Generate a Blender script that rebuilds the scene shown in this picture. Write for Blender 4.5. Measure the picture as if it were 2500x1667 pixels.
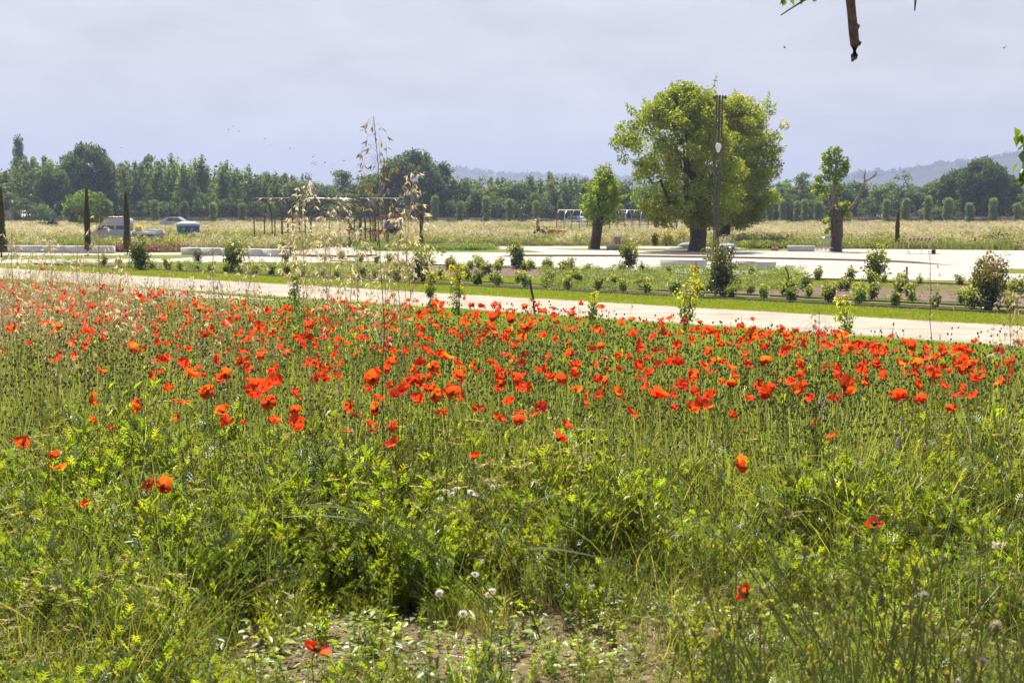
import bpy, math, random
import numpy as np
from mathutils import Vector, Matrix

for o in list(bpy.data.objects):
    bpy.data.objects.remove(o)
SC = bpy.context.scene
COL = SC.collection
R = math.radians

# ------------------------------------------------------------------ camera
EYE, FPX, HOR = 2.8, 3472.0, 515.0                 # eye height, focal length and horizon row in photo pixels
PITCH = math.atan((833.5 - HOR) / FPX)
cam_d = bpy.data.cameras.new('camera')
cam_d.lens = 50.0
cam_d.sensor_width = 36.0
cam_d.clip_start = 0.05
cam_d.clip_end = 40000
cam_d.dof.use_dof = True
cam_d.dof.focus_distance = 11.0
cam_d.dof.aperture_fstop = 11.0
cam = bpy.data.objects.new('camera', cam_d)
COL.objects.link(cam)
cam.location = (0, 0, EYE)
cam.rotation_euler = (math.pi / 2 - PITCH, 0, 0)
SC.camera = cam

# ------------------------------------------------------------------ light
SUN_AZ, SUN_EL = R(-14), R(60)
sun_dir = Vector((math.sin(SUN_AZ) * math.cos(SUN_EL), math.cos(SUN_AZ) * math.cos(SUN_EL), math.sin(SUN_EL)))
sl = bpy.data.lights.new('sun', 'SUN')
sl.energy = 5.0
sl.angle = R(0.6)
sl.color = (1.0, 0.94, 0.82)
sun = bpy.data.objects.new('sun', sl)
COL.objects.link(sun)
sun.rotation_euler = sun_dir.to_track_quat('Z', 'Y').to_euler()

W_ = bpy.data.worlds.new('World')
SC.world = W_
W_.use_nodes = True
nt = W_.node_tree
nt.nodes.clear()
def nd(nt, t, **k):
    n = nt.nodes.new(t)
    for a, b in k.items():
        setattr(n, a, b)
    return n
sky = nd(nt, 'ShaderNodeTexSky', sky_type='NISHITA', sun_disc=False, sun_elevation=SUN_EL, sun_rotation=SUN_AZ % (2 * math.pi))
sky.air_density = 1.2
sky.dust_density = 3.0
sky.ozone_density = 2.0
tc = nd(nt, 'ShaderNodeTexCoord')
mp = nd(nt, 'ShaderNodeMapping')
mp.inputs['Scale'].default_value = (1.0, 1.0, 3.0)
nz = nd(nt, 'ShaderNodeTexNoise')
nz.inputs['Scale'].default_value = 9.0
nz.inputs['Detail'].default_value = 8
nz.inputs['Roughness'].default_value = 0.56
nz.inputs['Distortion'].default_value = 0.25
cr = nd(nt, 'ShaderNodeValToRGB')
cr.color_ramp.elements[0].position = 0.32
cr.color_ramp.elements[0].color = (0, 0, 0, 1)
cr.color_ramp.elements[1].position = 0.76
cr.color_ramp.elements[1].color = (1, 1, 1, 1)
mulk = nd(nt, 'ShaderNodeMix', data_type='RGBA', blend_type='MULTIPLY')
mulk.inputs['Factor'].default_value = 1
mulk.inputs[7].default_value = (0.040, 0.040, 0.040, 1)
veil = nd(nt, 'ShaderNodeMix', data_type='RGBA')            # thin high haze veil over the clear sky
veil.inputs['Factor'].default_value = 0.80
veil.inputs[7].default_value = (0.278, 0.274, 0.308, 1)
cl = nd(nt, 'ShaderNodeMix', data_type='RGBA')
cl.inputs[7].default_value = (0.345, 0.341, 0.366, 1)
bg = nd(nt, 'ShaderNodeBackground')
bg.inputs['Strength'].default_value = 1.0
wo = nd(nt, 'ShaderNodeOutputWorld')
L = nt.links.new
L(tc.outputs['Generated'], mp.inputs['Vector'])
L(mp.outputs['Vector'], nz.inputs['Vector'])
L(nz.outputs['Fac'], cr.inputs['Fac'])
L(sky.outputs['Color'], mulk.inputs[6])
L(mulk.outputs[2], veil.inputs[6])
L(veil.outputs[2], cl.inputs[6])
L(cr.outputs['Color'], cl.inputs['Factor'])
L(cl.outputs[2], bg.inputs['Color'])
L(bg.outputs[0], wo.inputs['Surface'])

vs = SC.view_settings
vs.view_transform = 'Standard'
vs.look = 'None'
vs.exposure = 1.30
vs.gamma = 1.0
vs.use_curve_mapping = False
cy = SC.cycles
cy.max_bounces = 5
cy.diffuse_bounces = 2
cy.glossy_bounces = 2
cy.transmission_bounces = 5
cy.transparent_max_bounces = 6
cy.volume_bounces = 0
cy.use_adaptive_sampling = True
cy.adaptive_threshold = 0.012
cy.use_denoising = True
cy.denoiser = 'OPENIMAGEDENOISE'
cy.denoising_input_passes = 'RGB_ALBEDO_NORMAL'
cy.denoising_prefilter = 'ACCURATE'
cy.caustics_reflective = False
cy.caustics_refractive = False
cy.sample_clamp_indirect = 6.0

# ------------------------------------------------------------------ geometry helpers
CP, SP = math.cos(PITCH), math.sin(PITCH)
def ray(px, py):
    u = (px - 1250.0) / FPX
    v = (833.5 - py) / FPX
    return Vector((u, CP + v * SP, v * CP - SP))
def G(px, py, z=0.0):
    """the point of the level z seen at photo pixel (px, py)"""
    d = ray(px, py)
    k = (z - EYE) / d.z
    return Vector((d.x * k, d.y * k, z))
def AT(px, py, D):
    """the point at depth D seen at photo pixel (px, py)"""
    d = ray(px, py)
    k = D / d.y
    return Vector((d.x * k, D, EYE + d.z * k))
NX, NY = 0.686, 0.7275                                 # the garden's beds and path run at 43 degrees to the view
def ST(s, t):
    return (s * NX + t * NY, s * NY - t * NX)
def S_of(x, y):
    return x * NX + y * NY
def T_of(x, y):
    return x * NY - y * NX
def on_s(px, s, z=0.0):
    """where the vertical plane through pixel column px crosses the garden line s"""
    u = (px - 1250.0) / FPX
    D = s / (u * NX + NY)
    return Vector((u * D, D, z))
def sstep(a, b, x):
    k = np.clip((x - a) / (b - a), 0, 1)
    return k * k * (3 - 2 * k)
def field_z(x, y):
    s = S_of(np.asarray(x, float), np.asarray(y, float))
    z = 1.22 * (1 - sstep(10.0, 26.5, s))
    w = (0.035 * np.sin(x * 1.7 + 0.4) * np.cos(y * 1.3) + 0.02 * np.sin(3.1 * x + 2.0 * y)) * (1 - sstep(9.0, 14.0, s))
    return z + w

def nrm(a):
    return a / np.maximum(np.linalg.norm(a, axis=-1, keepdims=True), 1e-9)

class MB:
    """collects vertices, faces and the pieces' own colours into one mesh"""
    def __init__(self):
        self.v, self.t, self.q, self.c, self.n = [], [], [], [], 0
    def add(self, V, F, col=(0.5, 0.5, 0.5)):
        V = np.asarray(V, float).reshape(-1, 3)
        F = np.asarray(F, int)
        c = np.asarray(col, float)
        if c.ndim == 1:
            c = np.tile(c, (len(V), 1))
        self.v.append(V)
        self.c.append(c)
        (self.t if F.shape[1] == 3 else self.q).append(F + self.n)
        self.n += len(V)
    def box(self, c, s, col=(0.5, 0.5, 0.5), rz=0.0, taper=0.0):
        x, y, z = s[0] / 2, s[1] / 2, s[2] / 2
        k = 1 - taper
        V = np.array([(-x, -y, -z), (x, -y, -z), (x, y, -z), (-x, y, -z), (-x * k, -y * k, z), (x * k, -y * k, z), (x * k, y * k, z), (-x * k, y * k, z)])
        ca, sa = math.cos(rz), math.sin(rz)
        V = np.c_[V[:, 0] * ca - V[:, 1] * sa, V[:, 0] * sa + V[:, 1] * ca, V[:, 2]] + np.array(c)
        self.add(V, [(0, 3, 2, 1), (4, 5, 6, 7), (0, 1, 5, 4), (1, 2, 6, 5), (2, 3, 7, 6), (3, 0, 4, 7)], col)
    def tube(self, P, rad, k=6, col=(0.5, 0.5, 0.5), cap=True):
        P = np.asarray(P, float)
        n = len(P)
        rad = np.broadcast_to(np.asarray(rad, float), (n,))
        T = nrm(np.gradient(P, axis=0))
        ref = np.array([0.0, 0, 1]) if abs(T[0][2]) < 0.8 else np.array([1.0, 0, 0])
        A = nrm(np.cross(T, ref))
        B = np.cross(T, A)
        an = np.arange(k) * 2 * math.pi / k
        V = P[:, None, :] + rad[:, None, None] * (np.cos(an)[None, :, None] * A[:, None, :] + np.sin(an)[None, :, None] * B[:, None, :])
        i = np.arange(n - 1)[:, None] * k
        j = np.arange(k)[None, :]
        j2 = (j + 1) % k
        F = np.stack([i + j, i + j2, i + k + j2, i + k + j], -1).reshape(-1, 4)
        V = V.reshape(-1, 3)
        self.add(V, F, col)
        if cap:
            for e, P0 in ((0, P[0]), (n - 1, P[-1])):
                ring = V[e * k:(e + 1) * k]
                self.add(np.vstack([ring, P0]), [(a, (a + 1) % k, k) for a in range(k)], col)
    def lathe(self, c, prof, k=8, col=(0.5, 0.5, 0.5), M=None):
        prof = np.asarray(prof, float)
        an = np.arange(k) * 2 * math.pi / k
        V = np.stack([prof[:, None, 0] * np.cos(an), prof[:, None, 0] * np.sin(an), np.repeat(prof[:, 1:2], k, 1)], -1).reshape(-1, 3)
        if M is not None:
            V = V @ np.asarray(M).T
        V = V + np.asarray(c, float)
        n = len(prof)
        i = np.arange(n - 1)[:, None] * k
        j = np.arange(k)[None, :]
        j2 = (j + 1) % k
        self.add(V, np.stack([i + j, i + j2, i + k + j2, i + k + j], -1).reshape(-1, 4), col)
    def leaves(self, P, D, N, ln, wd, col, fold=0.25):
        """diamond leaves: base P, direction D, surface normal N"""
        D = nrm(D)
        S = nrm(np.cross(D, N))
        N = np.cross(S, D)
        ln = np.broadcast_to(np.asarray(ln, float), (len(P),))[:, None]
        wd = np.broadcast_to(np.asarray(wd, float), (len(P),))[:, None]
        b = P
        l = P + D * ln * 0.45 - S * wd * 0.5 + N * wd * fold
        r = P + D * ln * 0.45 + S * wd * 0.5 + N * wd * fold
        t = P + D * ln - N * ln * 0.12
        V = np.stack([b, l, t, r], 1).reshape(-1, 3)
        i = np.arange(len(P))[:, None] * 4
        F = np.concatenate([i + np.array([0, 2, 1]), i + np.array([0, 3, 2])])
        self.add(V, F, np.repeat(col, 4, 0) if np.ndim(col) == 2 else col)
    def blades(self, P, D, bend, ln, wd, col, n=4, tip=0.08):
        """curved grass blades: base P, start direction D, bend vector"""
        N = len(P)
        D = nrm(D)
        t = np.linspace(0, 1, n + 1)
        ln = np.broadcast_to(np.asarray(ln, float), (N,))
        wd = np.broadcast_to(np.asarray(wd, float), (N,))
        C = P[:, None] + (D[:, None] * t[None, :, None] + bend[:, None] * (t ** 2)[None, :, None]) * ln[:, None, None]
        T = D[:, None] + 2 * bend[:, None] * t[None, :, None]
        side = nrm(np.cross(T, np.random.default_rng(N + n).normal(size=(N, 1, 3))))
        w = wd[:, None] * (tip + (1 - tip) * (1 - t[None] ** 1.6)) * 0.5
        V = np.stack([C - side * w[..., None], C + side * w[..., None]], 2).reshape(-1, 3)
        b = np.arange(N)[:, None] * (2 * (n + 1))
        k = np.arange(n)[None] * 2
        F = np.stack([b + k, b + k + 1, b + k + 3, b + k + 2], -1).reshape(-1, 4)
        self.add(V, F, np.repeat(col, 2 * (n + 1), 0) if np.ndim(col) == 2 else col)
    def mesh(self, name, mat, smooth=False):
        V = np.concatenate(self.v)
        c = np.concatenate(self.c)
        me = bpy.data.meshes.new(name)
        me.vertices.add(len(V))
        me.vertices.foreach_set('co', V.astype(np.float32).ravel())
        T = np.concatenate(self.t) if self.t else np.zeros((0, 3), int)
        Q = np.concatenate(self.q) if self.q else np.zeros((0, 4), int)
        me.loops.add(T.size + Q.size)
        me.loops.foreach_set('vertex_index', np.concatenate([T.ravel(), Q.ravel()]).astype(np.int32))
        me.polygons.add(len(T) + len(Q))
        st = np.concatenate([np.arange(len(T)) * 3, T.size + np.arange(len(Q)) * 4]).astype(np.int32)
        me.polygons.foreach_set('loop_start', st)
        a = me.color_attributes.new('col', 'FLOAT_COLOR', 'POINT')
        a.data.foreach_set('color', np.c_[c, np.ones(len(c))].astype(np.float32).ravel())
        me.update(calc_edges=True)
        if smooth:
            me.polygons.foreach_set('use_smooth', np.ones(len(T) + len(Q), bool))
        me.materials.append(mat)
        me.validate()
        return me

def obj(name, me, parent=None, loc=None, rz=0.0, sc=None):
    o = bpy.data.objects.new(name, me)
    COL.objects.link(o)
    if parent is not None:
        o.parent = parent
    if loc is not None:
        o.location = loc
    if rz:
        o.rotation_euler = (0, 0, rz)
    if sc is not None:
        o.scale = (sc, sc, sc) if np.isscalar(sc) else sc
    return o
def tag(o, label, cat, group=None, kind=None):
    o['label'] = label
    o['category'] = cat
    if group:
        o['group'] = group
    if kind:
        o['kind'] = kind
    return o
def thing(name, label, cat, loc=(0, 0, 0), rz=0.0, group=None, sc=None):
    o = obj(name, None, None, loc, rz, sc)
    o.empty_display_size = 0.2
    return tag(o, label, cat, group)
def part(name, mb, mat, parent, smooth=False):
    return obj(name, mb.mesh(name, mat, smooth), parent)
def structure(name, mb, mat, smooth=False):
    o = obj(name, mb.mesh(name, mat, smooth))
    o['kind'] = 'structure'
    return o
def children(o):
    return [c for c in COL.objects if c.parent == o]
def copy_tree(src, kids, loc, rz, sc, label, group=None):
    """a copy of a thing with copies of its parts; kids = list of the source's (part, [sub-parts])"""
    r = src.copy()
    COL.objects.link(r)
    r.location = loc
    r.rotation_euler = (0, 0, rz)
    r.scale = (sc, sc, sc) if np.isscalar(sc) else sc
    r['label'] = label
    if group:
        r['group'] = group
    for k in kids:
        c = k.copy()
        COL.objects.link(c)
        c.parent = r
    return r
ORD = ['zeroth', 'first', 'second', 'third', 'fourth', 'fifth', 'sixth', 'seventh', 'eighth', 'ninth', 'tenth', 'eleventh', 'twelfth', 'thirteenth', 'fourteenth', 'fifteenth', 'sixteenth', 'seventeenth', 'eighteenth', 'nineteenth']
TENS = ['', '', 'twenty', 'thirty', 'forty', 'fifty', 'sixty', 'seventy', 'eighty', 'ninety']
def ordinal(n):
    if n < 20:
        return ORD[n]
    return (TENS[n // 10][:-1] + 'ieth') if n % 10 == 0 else TENS[n // 10] + '-' + ORD[n % 10]

# ------------------------------------------------------------------ materials
def mat_new(name):
    m = bpy.data.materials.new(name)
    m.use_nodes = True
    m.node_tree.nodes.clear()
    return m, m.node_tree, m.node_tree.links.new
def leaf_mat(name, transl=0.45, gloss=0.06, tcol=(1.5, 1.35, 0.5), rnd=0.25, rough=0.35, hue=0.012, hue0=None, gain=0.90):
    """thin leaf: reflects its own colour, lets a yellower light through, slight wax gloss; colour from the pieces' own 'col'"""
    m, t, L = mat_new(name)
    at = nd(t, 'ShaderNodeAttribute', attribute_name='col')
    oi = nd(t, 'ShaderNodeObjectInfo')
    mr = nd(t, 'ShaderNodeMapRange')
    mr.inputs['To Min'].default_value = (1 - rnd) * gain
    mr.inputs['To Max'].default_value = (1 + rnd) * gain
    L(oi.outputs['Random'], mr.inputs['Value'])
    hs = nd(t, 'ShaderNodeHueSaturation')
    L(at.outputs['Color'], hs.inputs['Color'])
    L(mr.outputs['Result'], hs.inputs['Value'])
    ml = nd(t, 'ShaderNodeMath', operation='MULTIPLY')
    ml.inputs[1].default_value = 7.31
    fr = nd(t, 'ShaderNodeMath', operation='FRACT')
    mh = nd(t, 'ShaderNodeMapRange')
    mh.inputs['To Min'].default_value = 0.5 - hue if hue0 is None else hue0
    mh.inputs['To Max'].default_value = 0.5 + hue
    L(oi.outputs['Random'], ml.inputs[0])
    L(ml.outputs[0], fr.inputs[0])
    L(fr.outputs[0], mh.inputs['Value'])
    L(mh.outputs['Result'], hs.inputs['Hue'])
    mt = nd(t, 'ShaderNodeMix', data_type='RGBA', blend_type='MULTIPLY')
    mt.inputs['Factor'].default_value = 1
    mt.inputs[7].default_value = (*tcol, 1)
    L(hs.outputs['Color'], mt.inputs[6])
    df = nd(t, 'ShaderNodeBsdfDiffuse')
    tr = nd(t, 'ShaderNodeBsdfTranslucent')
    gl = nd(t, 'ShaderNodeBsdfGlossy')
    gl.inputs['Roughness'].default_value = rough
    gl.inputs['Color'].default_value = (0.9, 0.95, 1.0, 1)
    L(hs.outputs['Color'], df.inputs['Color'])
    L(mt.outputs[2], tr.inputs['Color'])
    m1 = nd(t, 'ShaderNodeMixShader')
    m1.inputs[0].default_value = transl
    L(df.outputs[0], m1.inputs[1])
    L(tr.outputs[0], m1.inputs[2])
    m2 = nd(t, 'ShaderNodeMixShader')
    m2.inputs[0].default_value = gloss
    L(m1.outputs[0], m2.inputs[1])
    L(gl.outputs[0], m2.inputs[2])
    out = nd(t, 'ShaderNodeOutputMaterial')
    L(m2.outputs[0], out.inputs['Surface'])
    return m
def solid_mat(name, c1, c2=None, scale=4.0, rough=0.7, spec=0.3, metal=0.0, bump=0.0, bscale=None, detail=6, c3=None, trans=0.0, coord='Object', streak=None):
    """base colour mottled between c1 and c2 (and c3) by noise, with fine relief"""
    m, t, L = mat_new(name)
    b = nd(t, 'ShaderNodeBsdfPrincipled')
    b.inputs['Roughness'].default_value = rough
    b.inputs['Specular IOR Level'].default_value = spec
    b.inputs['Metallic'].default_value = metal
    if trans:
        b.inputs['Transmission Weight'].default_value = trans
    out = nd(t, 'ShaderNodeOutputMaterial')
    L(b.outputs[0], out.inputs['Surface'])
    tcn = nd(t, 'ShaderNodeTexCoord')
    n = nd(t, 'ShaderNodeTexNoise')
    n.inputs['Scale'].default_value = scale
    n.inputs['Detail'].default_value = detail
    n.inputs['Roughness'].default_value = 0.6
    L(tcn.outputs[coord], n.inputs['Vector'])
    r = nd(t, 'ShaderNodeValToRGB')
    r.color_ramp.elements[0].position = 0.32
    r.color_ramp.elements[1].position = 0.68
    r.color_ramp.elements[0].color = (*c1, 1)
    r.color_ramp.elements[1].color = (*(c2 or c1), 1)
    if c3:
        e = r.color_ramp.elements.new(0.5)
        e.color = (*c3, 1)
    L(n.outputs['Fac'], r.inputs['Fac'])
    if streak:                                           # wheel and water marks running one way, with their own shape
        mpp = nd(t, 'ShaderNodeMapping')
        mpp.inputs['Rotation'].default_value = (0, 0, streak[0])
        mpp.inputs['Scale'].default_value = (streak[1], streak[2], 1)
        L(tcn.outputs[coord], mpp.inputs['Vector'])
        ns = nd(t, 'ShaderNodeTexNoise')
        ns.inputs['Scale'].default_value = 1.0
        ns.inputs['Detail'].default_value = 9
        ns.inputs['Roughness'].default_value = 0.65
        L(mpp.outputs['Vector'], ns.inputs['Vector'])
        ms = nd(t, 'ShaderNodeMapRange')
        ms.inputs['From Min'].default_value = 0.35
        ms.inputs['From Max'].default_value = 0.65
        ms.inputs['To Min'].default_value = 1 - streak[3]
        ms.inputs['To Max'].default_value = 1 + streak[3] * .4
        L(ns.outputs['Fac'], ms.inputs['Value'])
        mm = nd(t, 'ShaderNodeMix', data_type='RGBA', blend_type='MULTIPLY')
        mm.inputs['Factor'].default_value = 1
        L(r.outputs['Color'], mm.inputs[6])
        L(ms.outputs['Result'], mm.inputs[7])
        L(mm.outputs[2], b.inputs['Base Color'])
    else:
        L(r.outputs['Color'], b.inputs['Base Color'])
    if bump:
        n2 = nd(t, 'ShaderNodeTexNoise')
        n2.inputs['Scale'].default_value = bscale or scale * 6
        n2.inputs['Detail'].default_value = 5
        L(tcn.outputs[coord], n2.inputs['Vector'])
        bp = nd(t, 'ShaderNodeBump')
        bp.inputs['Strength'].default_value = 0.7
        bp.inputs['Distance'].default_value = bump
        L(n2.outputs['Fac'], bp.inputs['Height'])
        L(bp.outputs['Normal'], b.inputs['Normal'])
    return m
def vcol_mat(name, rough=0.6, spec=0.3, bump=0.0, bscale=40.0):
    m, t, L = mat_new(name)
    b = nd(t, 'ShaderNodeBsdfPrincipled')
    b.inputs['Roughness'].default_value = rough
    b.inputs['Specular IOR Level'].default_value = spec
    a = nd(t, 'ShaderNodeAttribute', attribute_name='col')
    tcn = nd(t, 'ShaderNodeTexCoord')
    n = nd(t, 'ShaderNodeTexNoise')
    n.inputs['Scale'].default_value = bscale
    n.inputs['Detail'].default_value = 5
    L(tcn.outputs['Object'], n.inputs['Vector'])
    mr = nd(t, 'ShaderNodeMapRange')
    mr.inputs['To Min'].default_value = 0.72
    mr.inputs['To Max'].default_value = 1.28
    L(n.outputs['Fac'], mr.inputs['Value'])
    mx = nd(t, 'ShaderNodeMix', data_type='RGBA', blend_type='MULTIPLY')
    mx.inputs['Factor'].default_value = 1
    L(a.outputs['Color'], mx.inputs[6])
    L(mr.outputs['Result'], mx.inputs[7])
    L(mx.outputs[2], b.inputs['Base Color'])
    if bump:
        bp = nd(t, 'ShaderNodeBump')
        bp.inputs['Distance'].default_value = bump
        bp.inputs['Strength'].default_value = 0.8
        L(n.outputs['Fac'], bp.inputs['Height'])
        L(bp.outputs['Normal'], b.inputs['Normal'])
    out = nd(t, 'ShaderNodeOutputMaterial')
    L(b.outputs[0], out.inputs['Surface'])
    return m

M = {}
M['leaf'] = leaf_mat('leaf', 0.57, 0.034, tcol=(1.56, 1.48, 0.50), rough=0.42, gain=0.88)
M['treeleaf'] = leaf_mat('tree_leaf', 0.58, 0.03, tcol=(1.55, 1.5, 0.4), rnd=0.05, hue=0.0)
M['farleaf'] = leaf_mat('far_leaf', 0.50, 0.012, gain=0.86, tcol=(1.6, 1.5, 0.6), rnd=0.25)
M['gloss'] = leaf_mat('glossy_leaf', 0.34, 0.05, rnd=0.15, rough=0.25)
M['straw'] = leaf_mat('straw', 0.50, 0.03, gain=0.80, tcol=(1.25, 1.15, 0.85), rnd=0.15)
M['petal'] = leaf_mat('petal', 0.64, 0.008, gain=0.84, tcol=(1.5, 2.5, 3.0), rnd=0.26, rough=0.45, hue=0.011, hue0=0.496)
M['stem'] = vcol_mat('stem', 0.6)
M['bark'] = solid_mat('bark', (0.032, 0.024, 0.020), (0.105, 0.081, 0.063), 5.0, 0.9, 0.2, bump=0.05, bscale=9)
M['palebark'] = solid_mat('pale_bark', (0.104, 0.080, 0.060), (0.240, 0.184, 0.136), 4.0, 0.9, 0.2, bump=0.03, bscale=14)
M['twig'] = solid_mat('twig_bark', (0.06, 0.045, 0.035), (0.17, 0.13, 0.10), 26.0, 0.9, 0.2, bump=0.004, bscale=90)
M['soil'] = solid_mat('soil', (0.066, 0.044, 0.028), (0.197, 0.144, 0.098), 7.0, 0.95, 0.1, bump=0.02, bscale=45, detail=10)
M['mulch'] = solid_mat('mulch', (0.051, 0.036, 0.028), (0.170, 0.119, 0.093), 2.2, 0.95, 0.1, bump=0.04, bscale=9, detail=10)
M['pave'] = solid_mat('pavement', (0.288, 0.264, 0.239), (0.333, 0.311, 0.288), 0.35, 0.9, 0.15, bump=0.004, bscale=30, detail=12, streak=(0.1, 0.10, 0.6, 0.16))
M['path'] = solid_mat('path_gravel', (0.241, 0.207, 0.171), (0.331, 0.298, 0.259), 0.9, 0.95, 0.1, bump=0.006, bscale=60, detail=11, streak=(R(43.3), 0.10, 1.6, 0.22))
M['basin'] = solid_mat('basin_stone', (0.223, 0.223, 0.223), (0.276, 0.276, 0.276), 0.5, 0.6, 0.3)
M['lawn'] = solid_mat('lawn', (0.075, 0.101, 0.007), (0.115, 0.141, 0.010), 1.2, 0.9, 0.1, bump=0.04, bscale=35, detail=9)
M['meadow'] = solid_mat('dry_meadow_ground', (0.092, 0.081, 0.032), (0.216, 0.178, 0.103), 0.12, 0.95, 0.05, bump=0.1, bscale=2, detail=10)
M['earth'] = solid_mat('terrain', (0.075, 0.098, 0.038), (0.195, 0.173, 0.098), 0.012, 0.95, 0.05, detail=9)
M['hill'] = solid_mat('hill_cover', (0.013, 0.019, 0.014), (0.048, 0.048, 0.036), 0.0035, 0.95, 0.02, detail=8)
M['white'] = solid_mat('white_stone', (0.423, 0.414, 0.405), (0.472, 0.465, 0.459), 0.8, 0.75, 0.25, bump=0.003, bscale=20)
M['corten'] = solid_mat('weathered_steel', (0.13, 0.075, 0.045), (0.22, 0.13, 0.085), 3.0, 0.8, 0.3)
M['edging'] = solid_mat('black_edging', (0.02, 0.018, 0.018), (0.06, 0.05, 0.045), 5.0, 0.8, 0.3)
M['steel'] = solid_mat('dark_steel', (0.05, 0.045, 0.042), (0.10, 0.09, 0.08), 6.0, 0.42, 0.6, 0.5)
M['silver'] = solid_mat('galvanised_steel', (0.42, 0.43, 0.45), (0.55, 0.56, 0.58), 9.0, 0.36, 0.5, 0.7)
M['paint'] = solid_mat('white_paint', (0.372, 0.384, 0.402), (0.420, 0.432, 0.444), 2.0, 0.25, 0.5)
M['cover'] = solid_mat('grey_car_cover', (0.203, 0.214, 0.230), (0.264, 0.275, 0.292), 2.5, 0.6, 0.4, bump=0.03, bscale=5)
M['glass'] = solid_mat('dark_glass', (0.03, 0.04, 0.05), (0.05, 0.06, 0.07), 2.0, 0.08, 0.8)
M['skyglass'] = solid_mat('windscreen', (0.16, 0.22, 0.29), (0.22, 0.28, 0.35), 2.0, 0.1, 0.8)
M['rubber'] = solid_mat('rubber', (0.018, 0.018, 0.018), (0.03, 0.03, 0.03), 8.0, 0.85, 0.2)
M['orange'] = solid_mat('orange_paint', (0.413, 0.075, 0.015), (0.488, 0.098, 0.022), 5.0, 0.45, 0.4)
M['red'] = solid_mat('red_paint', (0.360, 0.024, 0.024), (0.440, 0.036, 0.032), 5.0, 0.45, 0.4)
M['teal'] = solid_mat('teal_plastic', (0.016, 0.152, 0.144), (0.024, 0.192, 0.176), 3.0, 0.5, 0.4)
M['blue'] = solid_mat('blue_plastic', (0.024, 0.096, 0.264), (0.032, 0.128, 0.320), 3.0, 0.5, 0.4)
M['green'] = solid_mat('green_paint', (0.03, 0.20, 0.10), (0.04, 0.26, 0.14), 3.0, 0.5, 0.4)
M['yellow'] = solid_mat('yellow_paint', (0.55, 0.36, 0.03), (0.65, 0.42, 0.05), 3.0, 0.5, 0.4)
M['wall'] = solid_mat('old_stone_wall', (0.080, 0.068, 0.064), (0.200, 0.168, 0.152), 0.9, 0.95, 0.1, bump=0.05, bscale=3, detail=10)
M['brick'] = solid_mat('brick', (0.26, 0.13, 0.08), (0.36, 0.22, 0.16), 6.0, 0.9, 0.2, bump=0.01)
M['tent'] = solid_mat('white_sheet', (0.315, 0.320, 0.347), (0.367, 0.373, 0.394), 0.6, 0.6, 0.2)
M['bulb'] = solid_mat('bulb_glass', (0.75, 0.76, 0.78), (0.8, 0.8, 0.82), 3.0, 0.08, 0.8)
M['hose'] = solid_mat('black_hose', (0.02, 0.02, 0.02), (0.05, 0.05, 0.05), 6.0, 0.5, 0.4)
M['rock'] = solid_mat('pale_rock', (0.216, 0.230, 0.252), (0.317, 0.331, 0.353), 2.2, 0.85, 0.2, bump=0.03, bscale=6)
M['bird'] = solid_mat('bird_plumage', (0.02, 0.02, 0.022), (0.04, 0.04, 0.045), 6.0, 0.8, 0.2)

# ------------------------------------------------------------------ the ground
def sheet(name, pts, z, mat):
    me = bpy.data.meshes.new(name)
    me.from_pydata([(p[0], p[1], z) for p in pts], [], [list(range(len(pts)))])
    me.update()
    if me.polygons[0].normal.z < 0:
        me.flip_normals()
    me.materials.append(mat)
    o = obj(name, me)
    o['kind'] = 'structure'
    return o
def px_sheet(name, pix, z, mat):
    return sheet(name, [G(a, b, z) for a, b in pix], z, mat)

sheet('terrain', [(-4600, -4600), (4600, -4600), (4600, 4600), (-4600, 4600)], -0.05, M['earth'])
sheet('dry_meadow_ground', [(-170, 70), (170, 70), (170, 305), (-170, 305)], -0.03, M['meadow'])
def st_strip(name, s0, s1, t0, t1, z, mat):
    return sheet(name, [ST(s0, t0), ST(s1, t0), ST(s1, t1), ST(s0, t1)], z, mat)
st_strip('lawn', 26.5, 56.0, -80, 10, -0.008, M['lawn'])
st_strip('footpath', 28.2, 33.86, -90, 25, 0.004, M['path'])
px_sheet('side_path', [(-200, 702), (-200, 722), (230, 726), (520, 728), (700, 735), (560, 722), (340, 703), (220, 700)], 0.008, M['path'])

# the raised flower field with its bank falling to the path
def bank(name, s0, s1, ns, t0, t1, ntt, mat):
    s = np.linspace(s0, s1, ns)
    t = np.linspace(t0, t1, ntt)
    Sg, Tg = np.meshgrid(s, t, indexing='ij')
    X = Sg * NX + Tg * NY
    Y = Sg * NY - Tg * NX
    Z = field_z(X, Y)
    mb = MB()
    i = np.arange(ns - 1)[:, None] * ntt
    j = np.arange(ntt - 1)[None]
    mb.add(np.stack([X, Y, Z], -1).reshape(-1, 3), np.stack([i + j, i + ntt + j, i + ntt + j + 1, i + j + 1], -1).reshape(-1, 4))
    return structure(name, mb, mat, True)
bank('field_soil', -14, 10.4, 100, -80, 25, 211, M['soil'])
bank('lawn_bank', 10.4, 26.6, 60, -80, 25, 211, M['lawn'])

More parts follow.
